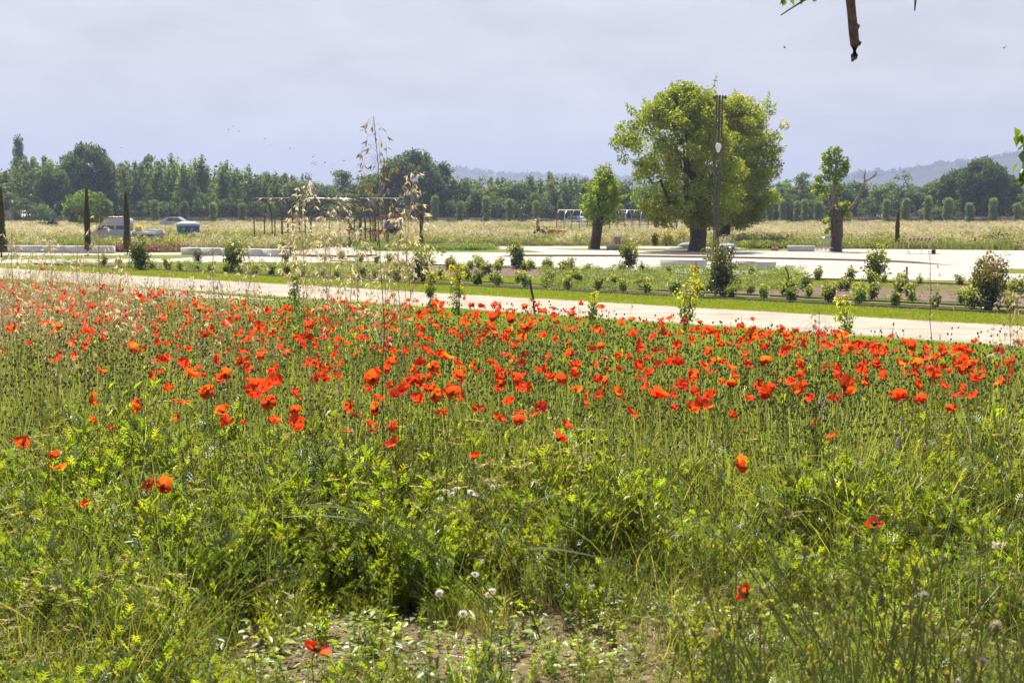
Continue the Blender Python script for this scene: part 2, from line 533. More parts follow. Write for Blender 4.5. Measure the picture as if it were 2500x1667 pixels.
PLAZA = [(-150, 617), (690, 617), (835, 600), (1000, 601), (1300, 600.5), (1600, 601), (1830, 604.5), (2055, 607), (2700, 614), (2700, 694), (2380, 686), (1800, 675), (1250, 648), (700, 640), (300, 641), (-150, 643)]
px_sheet('plaza_pavement', PLAZA, 0.004, M['pave'])
px_sheet('lawn_strip', [(-150, 624), (560, 622), (430, 631), (-150, 634)], 0.010, M['lawn'])
px_sheet('lawn_wedge', [(880, 606), (1180, 606), (1290, 611), (1330, 616.5), (1180, 616), (880, 613)], 0.010, M['lawn'])
px_sheet('lawn_corner', [(2440, 656), (2700, 658), (2700, 672), (2440, 667)], 0.010, M['lawn'])
px_sheet('tree_pit', [(1330, 607.5), (1560, 606.5), (1900, 607), (2010, 610), (1900, 612.5), (1560, 611.5), (1400, 610)], 0.010, M['lawn'])
px_sheet('tree_pit_soil', [(1620, 609), (1810, 609), (1850, 611.5), (1700, 615), (1620, 613)], 0.015, M['mulch'])
px_sheet('basin_floor', [(1290, 634), (1500, 632), (1800, 636), (2060, 642), (2120, 648), (1900, 650), (1600, 645), (1400, 641)], 0.010, M['basin'])

def edge_wall(name, pix, h, th, mat):
    P = np.array([G(a, b)[:] for a, b in pix])
    # smooth the run
    k = np.linspace(0, len(P) - 1, 40)
    P = np.stack([np.interp(k, np.arange(len(P)), P[:, i]) for i in range(3)], 1)
    T = nrm(np.gradient(P, axis=0))
    N = np.stack([-T[:, 1], T[:, 0], 0 * T[:, 0]], 1)
    hh = h * np.clip(np.minimum(np.arange(40), 39 - np.arange(40)) / 4.0, 0.12, 1)
    up = np.stack([0 * hh, 0 * hh, hh], 1)
    V = np.stack([P - N * th / 2 - [0, 0, .02], P + N * th / 2 - [0, 0, .02], P + N * th / 2 + up, P - N * th / 2 + up], 1).reshape(-1, 3)
    mb = MB()
    i = np.arange(39)[:, None] * 4
    j = np.arange(4)[None]
    mb.add(V, np.stack([i + j, i + (j + 1) % 4, i + 4 + (j + 1) % 4, i + 4 + j], -1).reshape(-1, 4))
    return structure(name, mb, mat)
edge_wall('basin_kerb', [(1205, 627), (1300, 626), (1500, 626.5), (1800, 631), (2000, 635), (2180, 640), (2330, 648.5)], 0.11, 0.12, M['corten'])
edge_wall('planter_kerb', [(715, 624), (760, 627), (850, 629), (930, 625)], 0.14, 0.10, M['corten'])

# flower beds beyond the path
st_strip('rose_bed', 37.45, 38.5, -70, 6, 0.006, M['mulch'])
st_strip('rose_bed_middle', 39.9, 40.6, -46, 6, 0.006, M['mulch'])
px_sheet('mulch_bed', [(930, 648), (1250, 651), (1420, 660), (1500, 672), (1400, 677), (1000, 672), (900, 660)], 0.006, M['mulch'])
px_sheet('mulch_bed', [(1330, 655), (1600, 662), (1850, 680), (1960, 694), (1960, 722), (1700, 714), (1450, 700), (1330, 686)], 0.010, M['mulch'])
px_sheet('mulch_bed', [(1850, 700), (2020, 697), (2350, 690), (2700, 706), (2700, 760), (2300, 736), (2000, 722), (1850, 716)], 0.006, M['mulch'])
def edging(s, t0, t1, h=0.11):
    mb = MB()
    a = ST(s, t0)
    b = ST(s, t1)
    mb.box(((a[0] + b[0]) / 2, (a[1] + b[1]) / 2, h / 2 - 0.02), (math.hypot(b[0] - a[0], b[1] - a[1]), 0.035, h + 0.04), rz=math.atan2(b[1] - a[1], b[0] - a[0]))
    return structure('bed_edging', mb, M['edging'])
edging(37.42, -70, 6, 0.07)
edging(38.52, -70, 6, 0.04)
edging(39.88, -46, 6, 0.05)
edging(50.9, -62, -14, 0.06)

# far hills under the haze
def hill(name, pix, D, depth):
    xs = np.array([p[0] for p in pix], float)
    ys = np.array([p[1] for p in pix], float)
    k = np.linspace(xs[0], xs[-1], 120)
    top = EYE + (HOR - np.interp(k, xs, ys)) / FPX * D
    rng = np.random.default_rng(int(D))
    top = top + np.convolve(rng.normal(size=120), np.ones(3) / 3, 'same') * 2.2
    X = (k - 1250) / FPX * D
    mb = MB()
    rows = []
    for f, hh in ((-1.0, -0.02), (-0.75, 0.30), (-0.5, 0.62), (-0.25, 0.88), (0, 1.0), (0.4, 0.7), (1.0, -0.02)):
        wob = 1 + 0.10 * np.sin(k / 37.0 + f * 9) * (hh < 1)
        rows.append(np.stack([X * (1 + f * depth / D * 0.6), D + f * depth + 60 * np.sin(k / 61 + f * 5), np.maximum(top, 0) * hh * wob - 1], 1))
    V = np.stack(rows, 0).reshape(-1, 3)
    n = 120
    i = np.arange(len(rows) - 1)[:, None] * n
    j = np.arange(n - 1)[None]
    mb.add(V, np.stack([i + j, i + j + 1, i + n + j + 1, i + n + j], -1).reshape(-1, 4))
    structure(name, mb, M['hill'], True)
    # woods along the crest, part of the hill's outline
    return k, X, top
H1 = hill('hills', [(560, 516), (640, 470), (800, 452), (1000, 432), (1090, 418), (1130, 419), (1190, 428), (1300, 431), (1450, 437), (1600, 441), (1800, 448), (1980, 470), (2050, 516)], 3600, 700)
H2 = hill('hills', [(1880, 516), (1950, 446), (2010, 437), (2050, 433), (2120, 428), (2210, 421), (2280, 408), (2360, 400), (2420, 390), (2480, 380), (2520, 372), (2700, 360), (2900, 390), (3100, 516)], 3000, 700)
wmb = MB()
rng = np.random.default_rng(5)
for (k, X, top), D, a, b in ((H1, 3600, 1060, 1560), (H2, 3000, 1990, 2560)):
    for q in rng.uniform(a, b, 150):
        x = np.interp(q, k, X)
        z = np.interp(q, k, top)
        r = rng.uniform(3, 9)
        u = nrm(rng.normal(size=(26, 3)))
        wmb.leaves(np.array([x, D - rng.uniform(0, 60), z + r * 0.2]) + u * r * [1, 1, .7], rng.normal(size=(26, 3)), u, r * 0.9, r * 0.8, np.array((0.04, 0.06, 0.03)) * rng.uniform(0.7, 1.3))
o = obj('distant_wood', wmb.mesh('distant_wood', M['farleaf']))
tag(o, 'dark scattered woods along the crest of the hazy blue hills', 'woods', kind='stuff')
for i, (px, y0, y1) in enumerate([(1124, 421, 407), (1157, 425, 410), (1167, 426, 408), (1178, 427, 405), (1288, 432, 413)]):
    a = AT(px, y0 + 4, 3600)
    b = AT(px, y1, 3600)
    mb = MB()
    mb.tube([(0, 0, -3), (0, 0, (b.z - a.z) * 0.6), (0, 0, b.z - a.z)], [0.9, 0.7, 0.35], 5)
    for h in (0.45, 0.7, 0.85):
        mb.box((0, 0, (b.z - a.z) * h), (2.4, 2.4, 0.8))
    tag(obj('radio_mast', mb.mesh('radio_mast', M['steel']), None, a), ordinal(i + 1) + ' thin radio mast from the left on the hazy hilltop', 'mast', 'radio masts on the hill')

# ------------------------------------------------------------------ trees
def clump_leaves(mb, rng, C, Rr, n, size, base, var=0.25, droop=0.3, shell=0.55):
    """n leaves spread through an ellipsoid clump, mostly near its skin"""
    u = nrm(rng.normal(size=(n, 3)))
    rad = rng.uniform(shell ** 3, 1, n)[:, None] ** (1 / 3)
    P = C + u * rad * Rr
    D = rng.normal(size=(n, 3)) * 0.8 + u * 0.7 - np.array([0, 0, droop])
    N = u + rng.normal(size=(n, 3)) * 0.7 + np.array([0, 0, 0.5])
    ln = size * rng.uniform(0.7, 1.35, n)
    tone = rng.uniform(1 - var, 1 + var)
    hue = rng.normal(0, 0.10)
    col = np.array(base) * tone * rng.uniform(0.75, 1.25, (n, 1)) * np.array([1 + hue, 1, 1 - hue * 0.5])
    mb.leaves(P, D, N, ln, ln * 0.75, np.clip(col, 0.002, 1))
def limb(mb, P, r0, r1, k=7, col=(0.5, 0.5, 0.5)):
    P = np.asarray(P, float)
    t = np.linspace(0, 1, len(P))
    mb.tube(P, r0 + (r1 - r0) * t ** 0.8, k, col)
def wander(rng, a, b, n=6, amp=0.06):
    a, b = np.asarray(a, float), np.asarray(b, float)
    t = np.linspace(0, 1, n)[:, None]
    j = rng.normal(size=(n, 3)) * amp * np.linalg.norm(b - a)
    j[0] = j[-1] = 0
    return a + (b - a) * t + j
def flare_trunk(mb, rng, base, top, r0, r1, flare=1.5, k=14):
    n = 12
    base, top = np.asarray(base, float), np.asarray(top, float)
    t = np.linspace(0, 1, n)
    P = base + (top - base) * t[:, None] + np.c_[np.sin(t * 5) * r0 * .1, np.cos(t * 4) * r0 * .1, 0 * t]
    rad = (r1 + (r0 - r1) * (1 - t)) * (1 + (flare - 1) * np.exp(-t * 6.5))
    an = np.arange(k) * 2 * math.pi / k
    lob = 1 + 0.10 * np.sin(3 * an + 1) + 0.07 * np.sin(5 * an)
    V = P[:, None] + (rad[:, None] * lob[None] * (1 + rng.normal(0, .03, (n, k))))[..., None] * np.stack([np.cos(an), np.sin(an), 0 * an], -1)[None]
    i = np.arange(n - 1)[:, None] * k
    j = np.arange(k)[None]
    j2 = (j + 1) % k
    mb.add(V.reshape(-1, 3), np.stack([i + j, i + j2, i + k + j2, i + k + j], -1).reshape(-1, 4))
    mb.add(np.vstack([V[-1], P[-1] + [0, 0, r1 * .25]]), [(a, (a + 1) % k, k) for a in range(k)])

# far trees: a handful of shapes built once at 10 m, then copied
def far_tree(kind, seed):
    rng = np.random.default_rng(seed)
    tr, cr = MB(), MB()
    if kind == 'broad':
        limb(tr, wander(rng, (0, 0, -0.3), (0, 0, 4.5)), 0.42, 0.2)
        for i in range(6):
            limb(tr, wander(rng, (0, 0, 3), (rng.normal() * 2, rng.normal() * 2, rng.uniform(5, 8))), 0.18, 0.05, 5)
        for i in range(70):
            u = nrm(rng.normal(size=3))
            u[2] = abs(u[2]) * 1.0 - 0.35 * (rng.random() < .5)
            c = np.array([0, 0, 5.2]) + u * np.array([3.3, 3.3, 3.9]) * rng.uniform(0.75, 1.0)
            clump_leaves(cr, rng, c, np.array([1, 1, .8]) * rng.uniform(0.55, 1.15), 75, 0.34, (0.096, 0.149, 0.052), 0.35, shell=0.3)
    elif kind == 'ragged':
        limb(tr, wander(rng, (0, 0, -0.3), (0, 0, 7)), 0.32, 0.1)
        for i in range(5):
            limb(tr, wander(rng, (0, 0, 2.5), (rng.normal() * 1.3, rng.normal() * 1.3, rng.uniform(5, 8.5))), 0.13, 0.04, 5)
        for b in range(9):
            bx, by = rng.normal(0, 1.15, 2)
            top = rng.uniform(7.2, 10.2) - 0.7 * math.hypot(bx, by)
            lo = rng.uniform(0.6, 3.0)
            for z in np.arange(lo, top, 0.75):
                w = 0.95 * math.sin(min(1, (top - z) / 3.4) * 1.5) + 0.2
                clump_leaves(cr, rng, np.array([bx + rng.normal() * .35, by + rng.normal() * .35, z]), np.array([w, w, .75]) * rng.uniform(.7, 1.1), 52, 0.32, (0.131, 0.193, 0.074), 0.32, shell=0.3)
    elif kind == 'poplar':
        limb(tr, wander(rng, (0, 0, -0.3), (0, 0, 9)), 0.25, 0.05)
        for z in np.arange(1.2, 10, 0.42):
            w = 0.95 * math.sin(min(1, (10.2 - z) / 4) * 1.45) * min(1, 0.5 + z / 5)
            for q in range(3):
                clump_leaves(cr, rng, np.array([*(rng.normal(0, .30, 2)), z]), np.array([w, w, .7]) * rng.uniform(.55, .95), 42, 0.30, (0.084, 0.131, 0.063), 0.25)
    elif kind == 'open':                                       # thin airy crown, sky shows through
        limb(tr, wander(rng, (0, 0, -0.3), (0.3, 0, 8.5)), 0.3, 0.05)
        for i in range(13):
            z0 = rng.uniform(2, 7.5)
            a = rng.uniform(0, 6.28)
            l = rng.uniform(1.2, 3.0) * (1 - z0 / 14)
            e = np.array([math.cos(a) * l, math.sin(a) * l, z0 + rng.uniform(.8, 2.2)])
            limb(tr, wander(rng, (0, 0, z0), e, 5), 0.10, 0.03, 5)
            for q in range(4):
                clump_leaves(cr, rng, e + rng.normal(size=3) * .55, np.array([.8, .8, .55]) * rng.uniform(.6, 1.1), 42, 0.30, (0.117, 0.162, 0.068), 0.25, shell=0.2)
        for i in range(16):
            clump_leaves(cr, rng, np.array([*rng.normal(0, 1.1, 2), rng.uniform(1.2, 5.5)]), np.array([1, 1, .8]), 60, 0.3, (0.123, 0.175, 0.070), 0.3)
    elif kind == 'dome':
        limb(tr, wander(rng, (0, 0, -0.2), (0, 0, 4.5)), 0.35, 0.1)
        for i in range(170):
            u = nrm(rng.normal(size=3))
            c = np.array([0, 0, 5.0]) + u * np.array([4.3, 4.0, 4.3]) * rng.uniform(.85, 1)
            c[2] = max(c[2], 1.0)
            clump_leaves(cr, rng, c, np.array([1.0, 1.0, .8]) * rng.uniform(.6, 1.15), 85, 0.34, (0.070, 0.100, 0.045), 0.33, shell=0.3)
    elif kind == 'bright':
        limb(tr, wander(rng, (0, 0, -0.2), (0, 0, 4.5)), 0.3, 0.1)
        for i in range(120):
            u = nrm(rng.normal(size=3))
            c = np.array([0, 0, 4.9]) + u * np.array([4.5, 4.0, 4.2]) * rng.uniform(.7, 1)
            c[2] = max(c[2], 1.2)
            clump_leaves(cr, rng, c, np.array([.95, .95, .75]) * rng.uniform(.6, 1.15), 80, 0.32, (0.150, 0.225, 0.050), 0.28, shell=0.3)
    elif kind == 'bush':
        limb(tr, wander(rng, (0, 0, -0.2), (0, 0, 4.5)), 0.25, 0.08)
        for i in range(46):
            u = nrm(rng.normal(size=3))
            c = np.array([0, 0, 4.6]) + u * np.array([4.6, 4.0, 4.2]) * rng.uniform(.6, 1)
            c[2] = max(c[2], 0.8)
            clump_leaves(cr, rng, c, np.array([1.3, 1.3, 1.1]) * rng.uniform(.7, 1.15), 90, 0.45, (0.090, 0.140, 0.045), 0.33, shell=0.3)
    return tr, cr
FT = {}
for kind, seeds in (('broad', (1, 2, 3)), ('ragged', (11, 12, 13, 14)), ('poplar', (21,)), ('open', (31, 32)), ('bush', (41, 42, 43)), ('dome', (51, 52)), ('bright', (61,))):
    FT[kind] = []
    for s in seeds:
        tr, cr = far_tree(kind, s)
        FT[kind].append((tr.mesh('trunk', M['bark']), cr.mesh('crown', M['farleaf'])))
rT = random.Random(7)
def place_tree(name, kind, px, top, D, wpx, label, cat='tree', group=None, rz=None, var=None, basez=-0.1):
    """wpx = crown width in photo pixels"""
    H = EYE + (HOR - top) / FPX * D - basez
    x = (px - 1250) / FPX * D
    W = wpx / FPX * D
    w0 = {'broad': 7.6, 'ragged': 5.6, 'poplar': 2.3, 'open': 5.2, 'bush': 10.5, 'dome': 9.6, 'bright': 10.2}[kind]
    h0 = {'broad': 9.9, 'ragged': 10.2, 'poplar': 10.3, 'open': 10.2, 'bush': 9.6, 'dome': 9.9, 'bright': 9.8}[kind]
    vs_ = FT[kind]
    tm, cm = vs_[(var if var is not None else rT.randrange(len(vs_))) % len(vs_)]
    t = thing(name, label, cat, (x, D, basez), rT.uniform(0, 6.28) if rz is None else rz, group, (W / w0, W / w0, H / h0))
    obj('trunk', tm, t)
    obj('crown', cm, t)
    return t

WOOD = [  # px, top row, crown width, kind, depth
    (-30, 392, 110, 'ragged', 305), (14, 398, 80, 'ragged', 310), (66, 372, 80, 'ragged', 318), (100, 366, 85, 'ragged', 322), (130, 392, 70, 'broad', 300),
    (178, 372, 85, 'broad', 330), (222, 352, 130, 'dome', 308), (268, 382, 60, 'ragged', 318), (305, 378, 70, 'ragged', 312), (340, 388, 60, 'ragged', 305),
    (366, 386, 50, 'open', 320), (393, 372, 70, 'ragged', 310), (430, 374, 75, 'ragged', 316), (462, 388, 60, 'ragged', 306), (492, 376, 80, 'ragged', 312),
    (526, 390, 60, 'ragged', 320), (556, 392, 60, 'ragged', 305), (590, 402, 65, 'ragged', 312), (622, 416, 60, 'ragged', 304), (652, 424, 60, 'broad', 318),
    (690, 408, 60, 'ragged', 310), (724, 438, 70, 'broad', 305), (760, 426, 62, 'open', 312), (800, 446, 70, 'bush', 306), (842, 424, 80, 'open', 318),
    (882, 430, 70, 'open', 309), (912, 420, 62, 'broad', 314), (1006, 368, 150, 'dome', 300), (1084, 404, 44, 'poplar', 312), (1118, 424, 76, 'ragged', 308),
    (1150, 436, 60, 'broad', 314), (1186, 434, 66, 'open', 305), (1212, 430, 60, 'ragged', 318), (1252, 446, 76, 'broad', 308), (1282, 438, 60, 'ragged', 316),
    (1314, 414, 66, 'ragged', 310), (1346, 424, 62, 'ragged', 318), (1378, 428, 64, 'ragged', 306), (1418, 434, 70, 'broad', 312), (1460, 442, 66, 'ragged', 318),
    (1500, 446, 70, 'broad', 306), (1545, 440, 66, 'open', 314), (1600, 446, 80, 'broad', 310), (1880, 428, 66, 'ragged', 306), (1918, 426, 66, 'ragged', 318),
    (1952, 424, 66, 'open', 308), (1990, 446, 80, 'broad', 316), (2040, 442, 72, 'broad', 304), (2082, 436, 74, 'broad', 312), (2122, 444, 70, 'open', 318),
    (2156, 446, 66, 'broad', 306), (2196, 416, 74, 'open', 300), (2236, 452, 60, 'broad', 318), (2300, 424, 90, 'broad', 316), (2338, 412, 110, 'dome', 306), (2396, 386, 120, 'dome', 300),
    (2440, 424, 100, 'dome', 312), (2492, 468, 90, 'broad', 318), (2540, 452, 100, 'broad', 306)]
KW = {'dome': 'dense domed', 'broad': 'round-headed', 'ragged': 'tall ragged', 'poplar': 'slender columnar', 'open': 'airy open-crowned', 'bush': 'low bushy'}
SPECIAL = {(222, 352): 'huge dark round tree rising over the woodland behind the cypresses', (1006, 368): 'big dark dome-shaped tree behind the tall wild oat stalk',
           (2396, 386): 'largest dark green tree of the clump before the right-hand hill', (2196, 416): 'airy tree with flat spreading top beside the dead branch'}
n = 0
for px, top, w, kind, D in WOOD:
    n += 1
    place_tree('woodland_tree', kind, px, top - (9 if 230 < px < 1000 or 1080 < px < 1620 else 3), D, w * (1.32 if kind != 'dome' else 1.08), SPECIAL.get((px, top), f'{ordinal(n)} tree of the far woodland from the left, {KW[kind]}, dark green'), 'tree', 'trees of the far woodland')
place_tree('poplar_tree', 'poplar', 56, 330, 390, 30, 'dark slender poplar standing far above the woodland at the far left', 'tree')
place_tree('poplar_tree', 'poplar', 46, 356, 396, 16, 'lower thin dark poplar just left of the tall poplar', 'tree')

# lower growth in front of the wood
UND = [(20, 470, 100, 300), (62, 485, 70, 292), (105, 488, 60, 288), (150, 440, 100, 300), (345, 490, 70, 300), (415, 480, 80, 302), (500, 470, 90, 303), (560, 480, 70, 300), (618, 486, 90, 300), (700, 480, 90, 300),
       (770, 478, 100, 302), (850, 476, 100, 301), (920, 470, 80, 304), (1100, 478, 90, 300), (1160, 470, 80, 303), (1230, 475, 110, 300), (1310, 470, 90, 302), (1400, 478, 90, 303), (1480, 480, 90, 302), (1560, 480, 100, 303), (1640, 470, 100, 304),
       (1840, 470, 90, 302), (1905, 478, 90, 303), (1975, 480, 80, 300), (2040, 476, 110, 303), (2110, 482, 80, 301), (2190, 470, 90, 303), (2270, 496, 90, 292), (2330, 486, 80, 300), (2390, 480, 90, 302), (2450, 488, 90, 300), (2500, 500, 80, 296)]
for i, (px, top, w, D) in enumerate(UND):
    place_tree('understorey_bush', 'bush', px, top, D, w, f'{ordinal(i + 1)} rounded green bush from the left along the woodland foot', 'bush', 'bushes along the woodland foot')
place_tree('round_tree', 'bright', 219, 458, 225, 140, 'bright green round-headed tree behind the two cypresses at left', 'tree', var=0)
fill = MB()
rng = np.random.default_rng(77)
for i in range(300):                                       # depth of the wood behind the front rows
    px = rng.uniform(-150, 2650)
    D = rng.uniform(335, 380)
    topy = np.interp(px, [-150, 100, 560, 700, 900, 1050, 1300, 1500, 1900, 2200, 2400, 2650], [400, 400, 415, 448, 450, 440, 446, 455, 450, 460, 430, 470]) + rng.uniform(0, 40)
    H = EYE + (HOR - topy) / FPX * D
    x = (px - 1250) / FPX * D
    for z in np.arange(1.5, H, 2.6):
        clump_leaves(fill, rng, np.array([x + rng.normal() * .8, D + rng.normal(), z]), np.array([2.6, 1.6, 1.9]), 30, 0.75, (0.045, 0.066, 0.032), 0.3)
tag(obj('background_wood', fill.mesh('background_wood', M['farleaf'])), 'dense dark green wood filling the gaps behind the treeline', 'woods', kind='stuff')

# clipped columns in front of the wall
colm = []
for s in range(3):
    rng = np.random.default_rng(300 + s)
    tr, cr = MB(), MB()
    limb(tr, [(0, 0, -0.1), (0, 0, 1.2), (0.02, 0, 2.6)], 0.07, 0.04, 6)
    for z in np.arange(0.55, 4.5, 0.22):
        w = 0.62 * (1 if z < 3.6 else math.sqrt(max(0.05, 1 - ((z - 3.6) / 1.05) ** 2))) * (0.85 + 0.15 * min(1, z / 1.5))
        for q in range(4):
            a = rng.uniform(0, 6.28)
            clump_leaves(cr, rng, np.array([math.cos(a) * w * .55, math.sin(a) * w * .55, z]), np.array([.36, .36, .26]) * rng.uniform(.7, 1.15), 34, 0.17, (0.150, 0.215, 0.070), 0.22)
    colm.append((tr.mesh('trunk', M['bark']), cr.mesh('crown', M['farleaf'])))
HB = [(381, 487, 26), (453, 490, 28), (524, 493, 24), (595, 496, 26), (666, 492, 26), (735, 496, 22), (866, 497, 24), (1062, 476, 25), (1125, 490, 24), (1187, 478, 26), (1245, 484, 24), (1308, 488, 22), (1368, 486, 22),
      (1877, 492, 24), (1907, 486, 24), (1944, 490, 24), (1962, 485, 22), (1996, 490, 30), (2160, 486, 26), (2206, 482, 28), (2262, 476, 26), (2310, 482, 32), (2364, 494, 28), (2420, 482, 26), (2478, 494, 24)]
for i, (px, top, w) in enumerate(HB):
    D = 283 - 3 * (i % 3)
    t = thing('columnar_tree', f'{ordinal(i + 1)} clipped green columnar tree from the left in the row before the wall', 'tree', ((px - 1250) / FPX * D, D, 0), rT.uniform(0, 6), 'clipped columnar trees before the wall',
              (w / FPX * D / 1.65, w / FPX * D / 1.65, (EYE + (HOR - top) / FPX * D) / 4.6))
    tm, cm = colm[i % 3]
    obj('trunk', tm, t)
    obj('crown', cm, t)

# thin dark cypresses
cyp = []
for s in range(2):
    rng = np.random.default_rng(400 + s)
    tr, cr = MB(), MB()
    limb(tr, [(0, 0, -0.05), (0, 0, 1.5), (0, 0, 3.4)], 0.05, 0.015, 6)
    n_ = 5200
    z = rng.uniform(0.05, 1, n_) ** 0.9 * 4.0
    w = 0.25 * np.clip((4.12 - z) / 2.9, 0, 1) ** 0.55 * (1 + 0.18 * np.sin(z * 3 + s))
    a = rng.uniform(0, 6.28, n_)
    u = np.stack([np.cos(a), np.sin(a), 0 * a], 1)
    P = u * (w * rng.uniform(0.4, 1.05, n_))[:, None] + np.c_[0.02 * np.sin(z * 2), 0 * z, z]
    cr.leaves(P, u * 0.45 + np.array([0, 0, 1.0]) + rng.normal(size=(n_, 3)) * .2, u, rng.uniform(.08, .17, n_), 0.04, np.array((0.115, 0.120, 0.045)) * rng.uniform(.6, 1.4, (n_, 1)))
    cyp.append((tr.mesh('trunk', M['bark']), cr.mesh('crown', M['farleaf'])))
for i, (px, top, by, w, lab) in enumerate([(4, 458, 628, 26, 'narrow dark cypress cut by the left picture edge'), (215, 459, 623, 16, 'tallest narrow dark cypress before the long white bench'),
                                          (311, 469, 620, 17, 'narrow dark cypress beside the purple groundcover'), (1029, 494, 603, 10, 'short thin cypress right of the steel pergola'), (2190, 519, 607, 12, 'small thin cypress left of the red and white barrier')]):
    p = G(px, by)
    H = (by - top) / FPX * p.y
    k = w / FPX * p.y / 0.54
    t = thing('cypress', lab, 'cypress', p, i * 1.3, 'narrow cypresses', (k, k, H / 4.05))
    obj('trunk', cyp[i % 2][0], t)
    obj('crown', cyp[i % 2][1], t)

# the three mulberries and the pollard on the plaza
def mulberry(name, label, base, lean, trunk_h, r0, r1, clumps, leaf, n_per, basecol, seed):
    rng = np.random.default_rng(seed)
    t = thing(name, label, 'tree', base)
    tr, cr = MB(), MB()
    top = np.array([lean, 0, trunk_h])
    flare_trunk(tr, rng, (0, 0, -0.1), top, r0, r1, 1.3)
    C = np.array([c[:3] for c in clumps])
    for c in C[rng.permutation(len(C))[:16]]:
        limb(tr, wander(rng, top - [0, 0, .3], c * [.9, .9, .95], 7, .05), r1 * .42, 0.04, 7)
    for c in clumps:
        k = np.asarray(c[3:6])
        clump_leaves(cr, rng, np.array(c[:3]), k, int(n_per * (k[0] * k[2]) ** 0.75), leaf, basecol, 0.22, 0.45, 0.25)
    cen = C.mean(0)
    sh = MB()
    for c in C[rng.permutation(len(C))[:110]]:                 # young shoots standing out of the crown
        d = nrm(np.array(c) - cen + rng.normal(size=3) * .5 + [0, 0, .8])
        if d[2] < -.2:
            continue
        L_ = rng.uniform(.35, .8) * leaf / .17
        q = np.array(c) + d * .25
        limb(sh, [q, q + d * L_ * .9], .012, .004, 3)
        n_ = 34
        f = rng.random(n_)[:, None]
        cr.leaves(q + d * L_ * f + rng.normal(0, .10, (n_, 3)) * (1.1 - .6 * f), rng.normal(size=(n_, 3)) + d * .5, rng.normal(size=(n_, 3)) + [0, 0, .6], leaf * rng.uniform(.6, 1.1, n_), leaf * .7, np.array(basecol) * rng.uniform(.8, 1.25, (n_, 1)))
    part('trunk', tr, M['bark'], t, True)
    part('shoots', sh, M['bark'], t)['kind'] = 'stuff'
    part('crown', cr, M['treeleaf'], t)
    return t
def outline_clumps(rng, pts, px0, base, depth, n, rmin, rmax, D):
    """clumps filling a rounded body whose silhouette is the row of (px, py, half-width) slices"""
    out = []
    ys = np.array([p[1] for p in pts], float)
    for i in range(n):
        y = rng.uniform(ys.min(), ys.max())
        l = np.interp(y, ys, [p[0] for p in pts])
        r = np.interp(y, ys, [p[2] for p in pts])
        a = rng.uniform(0, 6.283)
        rr = rng.uniform(0.6, 1.0) if rng.random() < .68 else rng.uniform(.1, .6)
        cx = (l + r) / 2 + math.cos(a) * (r - l) / 2 * rr
        dy = math.sin(a) * rr * depth * (r - l) / (max(p[2] - p[0] for p in pts))
        x = (cx - px0) / FPX * D
        z = (base - y) / FPX * D
        k = rng.uniform(rmin, rmax)
        out.append((x, dy, z, k, k, k * rng.uniform(.7, .95)))
    return out
rng = np.random.default_rng(90)
b2 = G(1700, 614)
D2 = b2.y
sil2 = [(1640, 222, 1690), (1600, 250, 1735), (1545, 290, 1765), (1512, 335, 1785), (1500, 370, 1800), (1530, 420, 1810), (1548, 460, 1812), (1560, 495, 1805), (1585, 525, 1780), (1615, 548, 1765)]
cl2 = outline_clumps(rng, sil2, 1700, 614, 4.3, 360, 0.36, 0.80, D2)
for px, py, r in [(1515, 315, .35), (1500, 352, .4), (1520, 390, .4), (1575, 262, .35), (1610, 240, .35), (1650, 222, .4), (1672, 216, .35), (1692, 225, .35), (1738, 228, .22), (1742, 216, .16), (1735, 240, .3), (1540, 275, .3), (1560, 300, .4)]:
    cl2.append(((px - 1700) / FPX * D2, rng.normal() * .8, (614 - py) / FPX * D2, r, r, r))
mulberry('mulberry_tree', 'huge broad mulberry with thick dark trunk standing behind the lamp post', b2, 0.15, 2.6, 0.50, 0.56, cl2, 0.15, 400, (0.215, 0.265, 0.022), 91)
b3 = G(1764, 600)
D3 = b3.y
sil3 = [(1760, 252, 1800), (1745, 270, 1850), (1740, 320, 1880), (1740, 380, 1890), (1745, 430, 1892), (1750, 470, 1900), (1740, 505, 1890), (1745, 530, 1850), (1770, 545, 1820)]
cl3 = outline_clumps(rng, sil3, 1764, 600, 4.2, 330, 0.38, 0.85, D3)
for px, py, r in [(1800, 250, .4), (1830, 245, .3), (1865, 258, .4), (1878, 275, .4), (1905, 310, .4), (1895, 340, .35), (1888, 370, .4), (1862, 290, .5)]:
    cl3.append(((px - 1764) / FPX * D3, rng.normal() * .8, (600 - py) / FPX * D3, r, r, r))
mulberry('mulberry_tree', 'second big mulberry with yellow-green leaves right behind the lamp post', b3, 0.0, 2.9, 0.50, 0.55, cl3, 0.155, 390, (0.255, 0.295, 0.022), 92)
b1 = G(1448, 608)
D1 = b1.y
sil1 = [(1465, 424, 1490), (1452, 445, 1500), (1425, 470, 1525), (1422, 500, 1530), (1430, 525, 1520), (1450, 545, 1500)]
cl1 = outline_clumps(rng, sil1, 1448, 608, 1.8, 75, 0.24, 0.5, D1)
mulberry('mulberry_tree', 'small leaning mulberry with rounded crown left of the huge mulberry', b1, 0.45, 2.4, 0.36, 0.34, cl1, 0.14, 460, (0.185, 0.255, 0.020), 93)

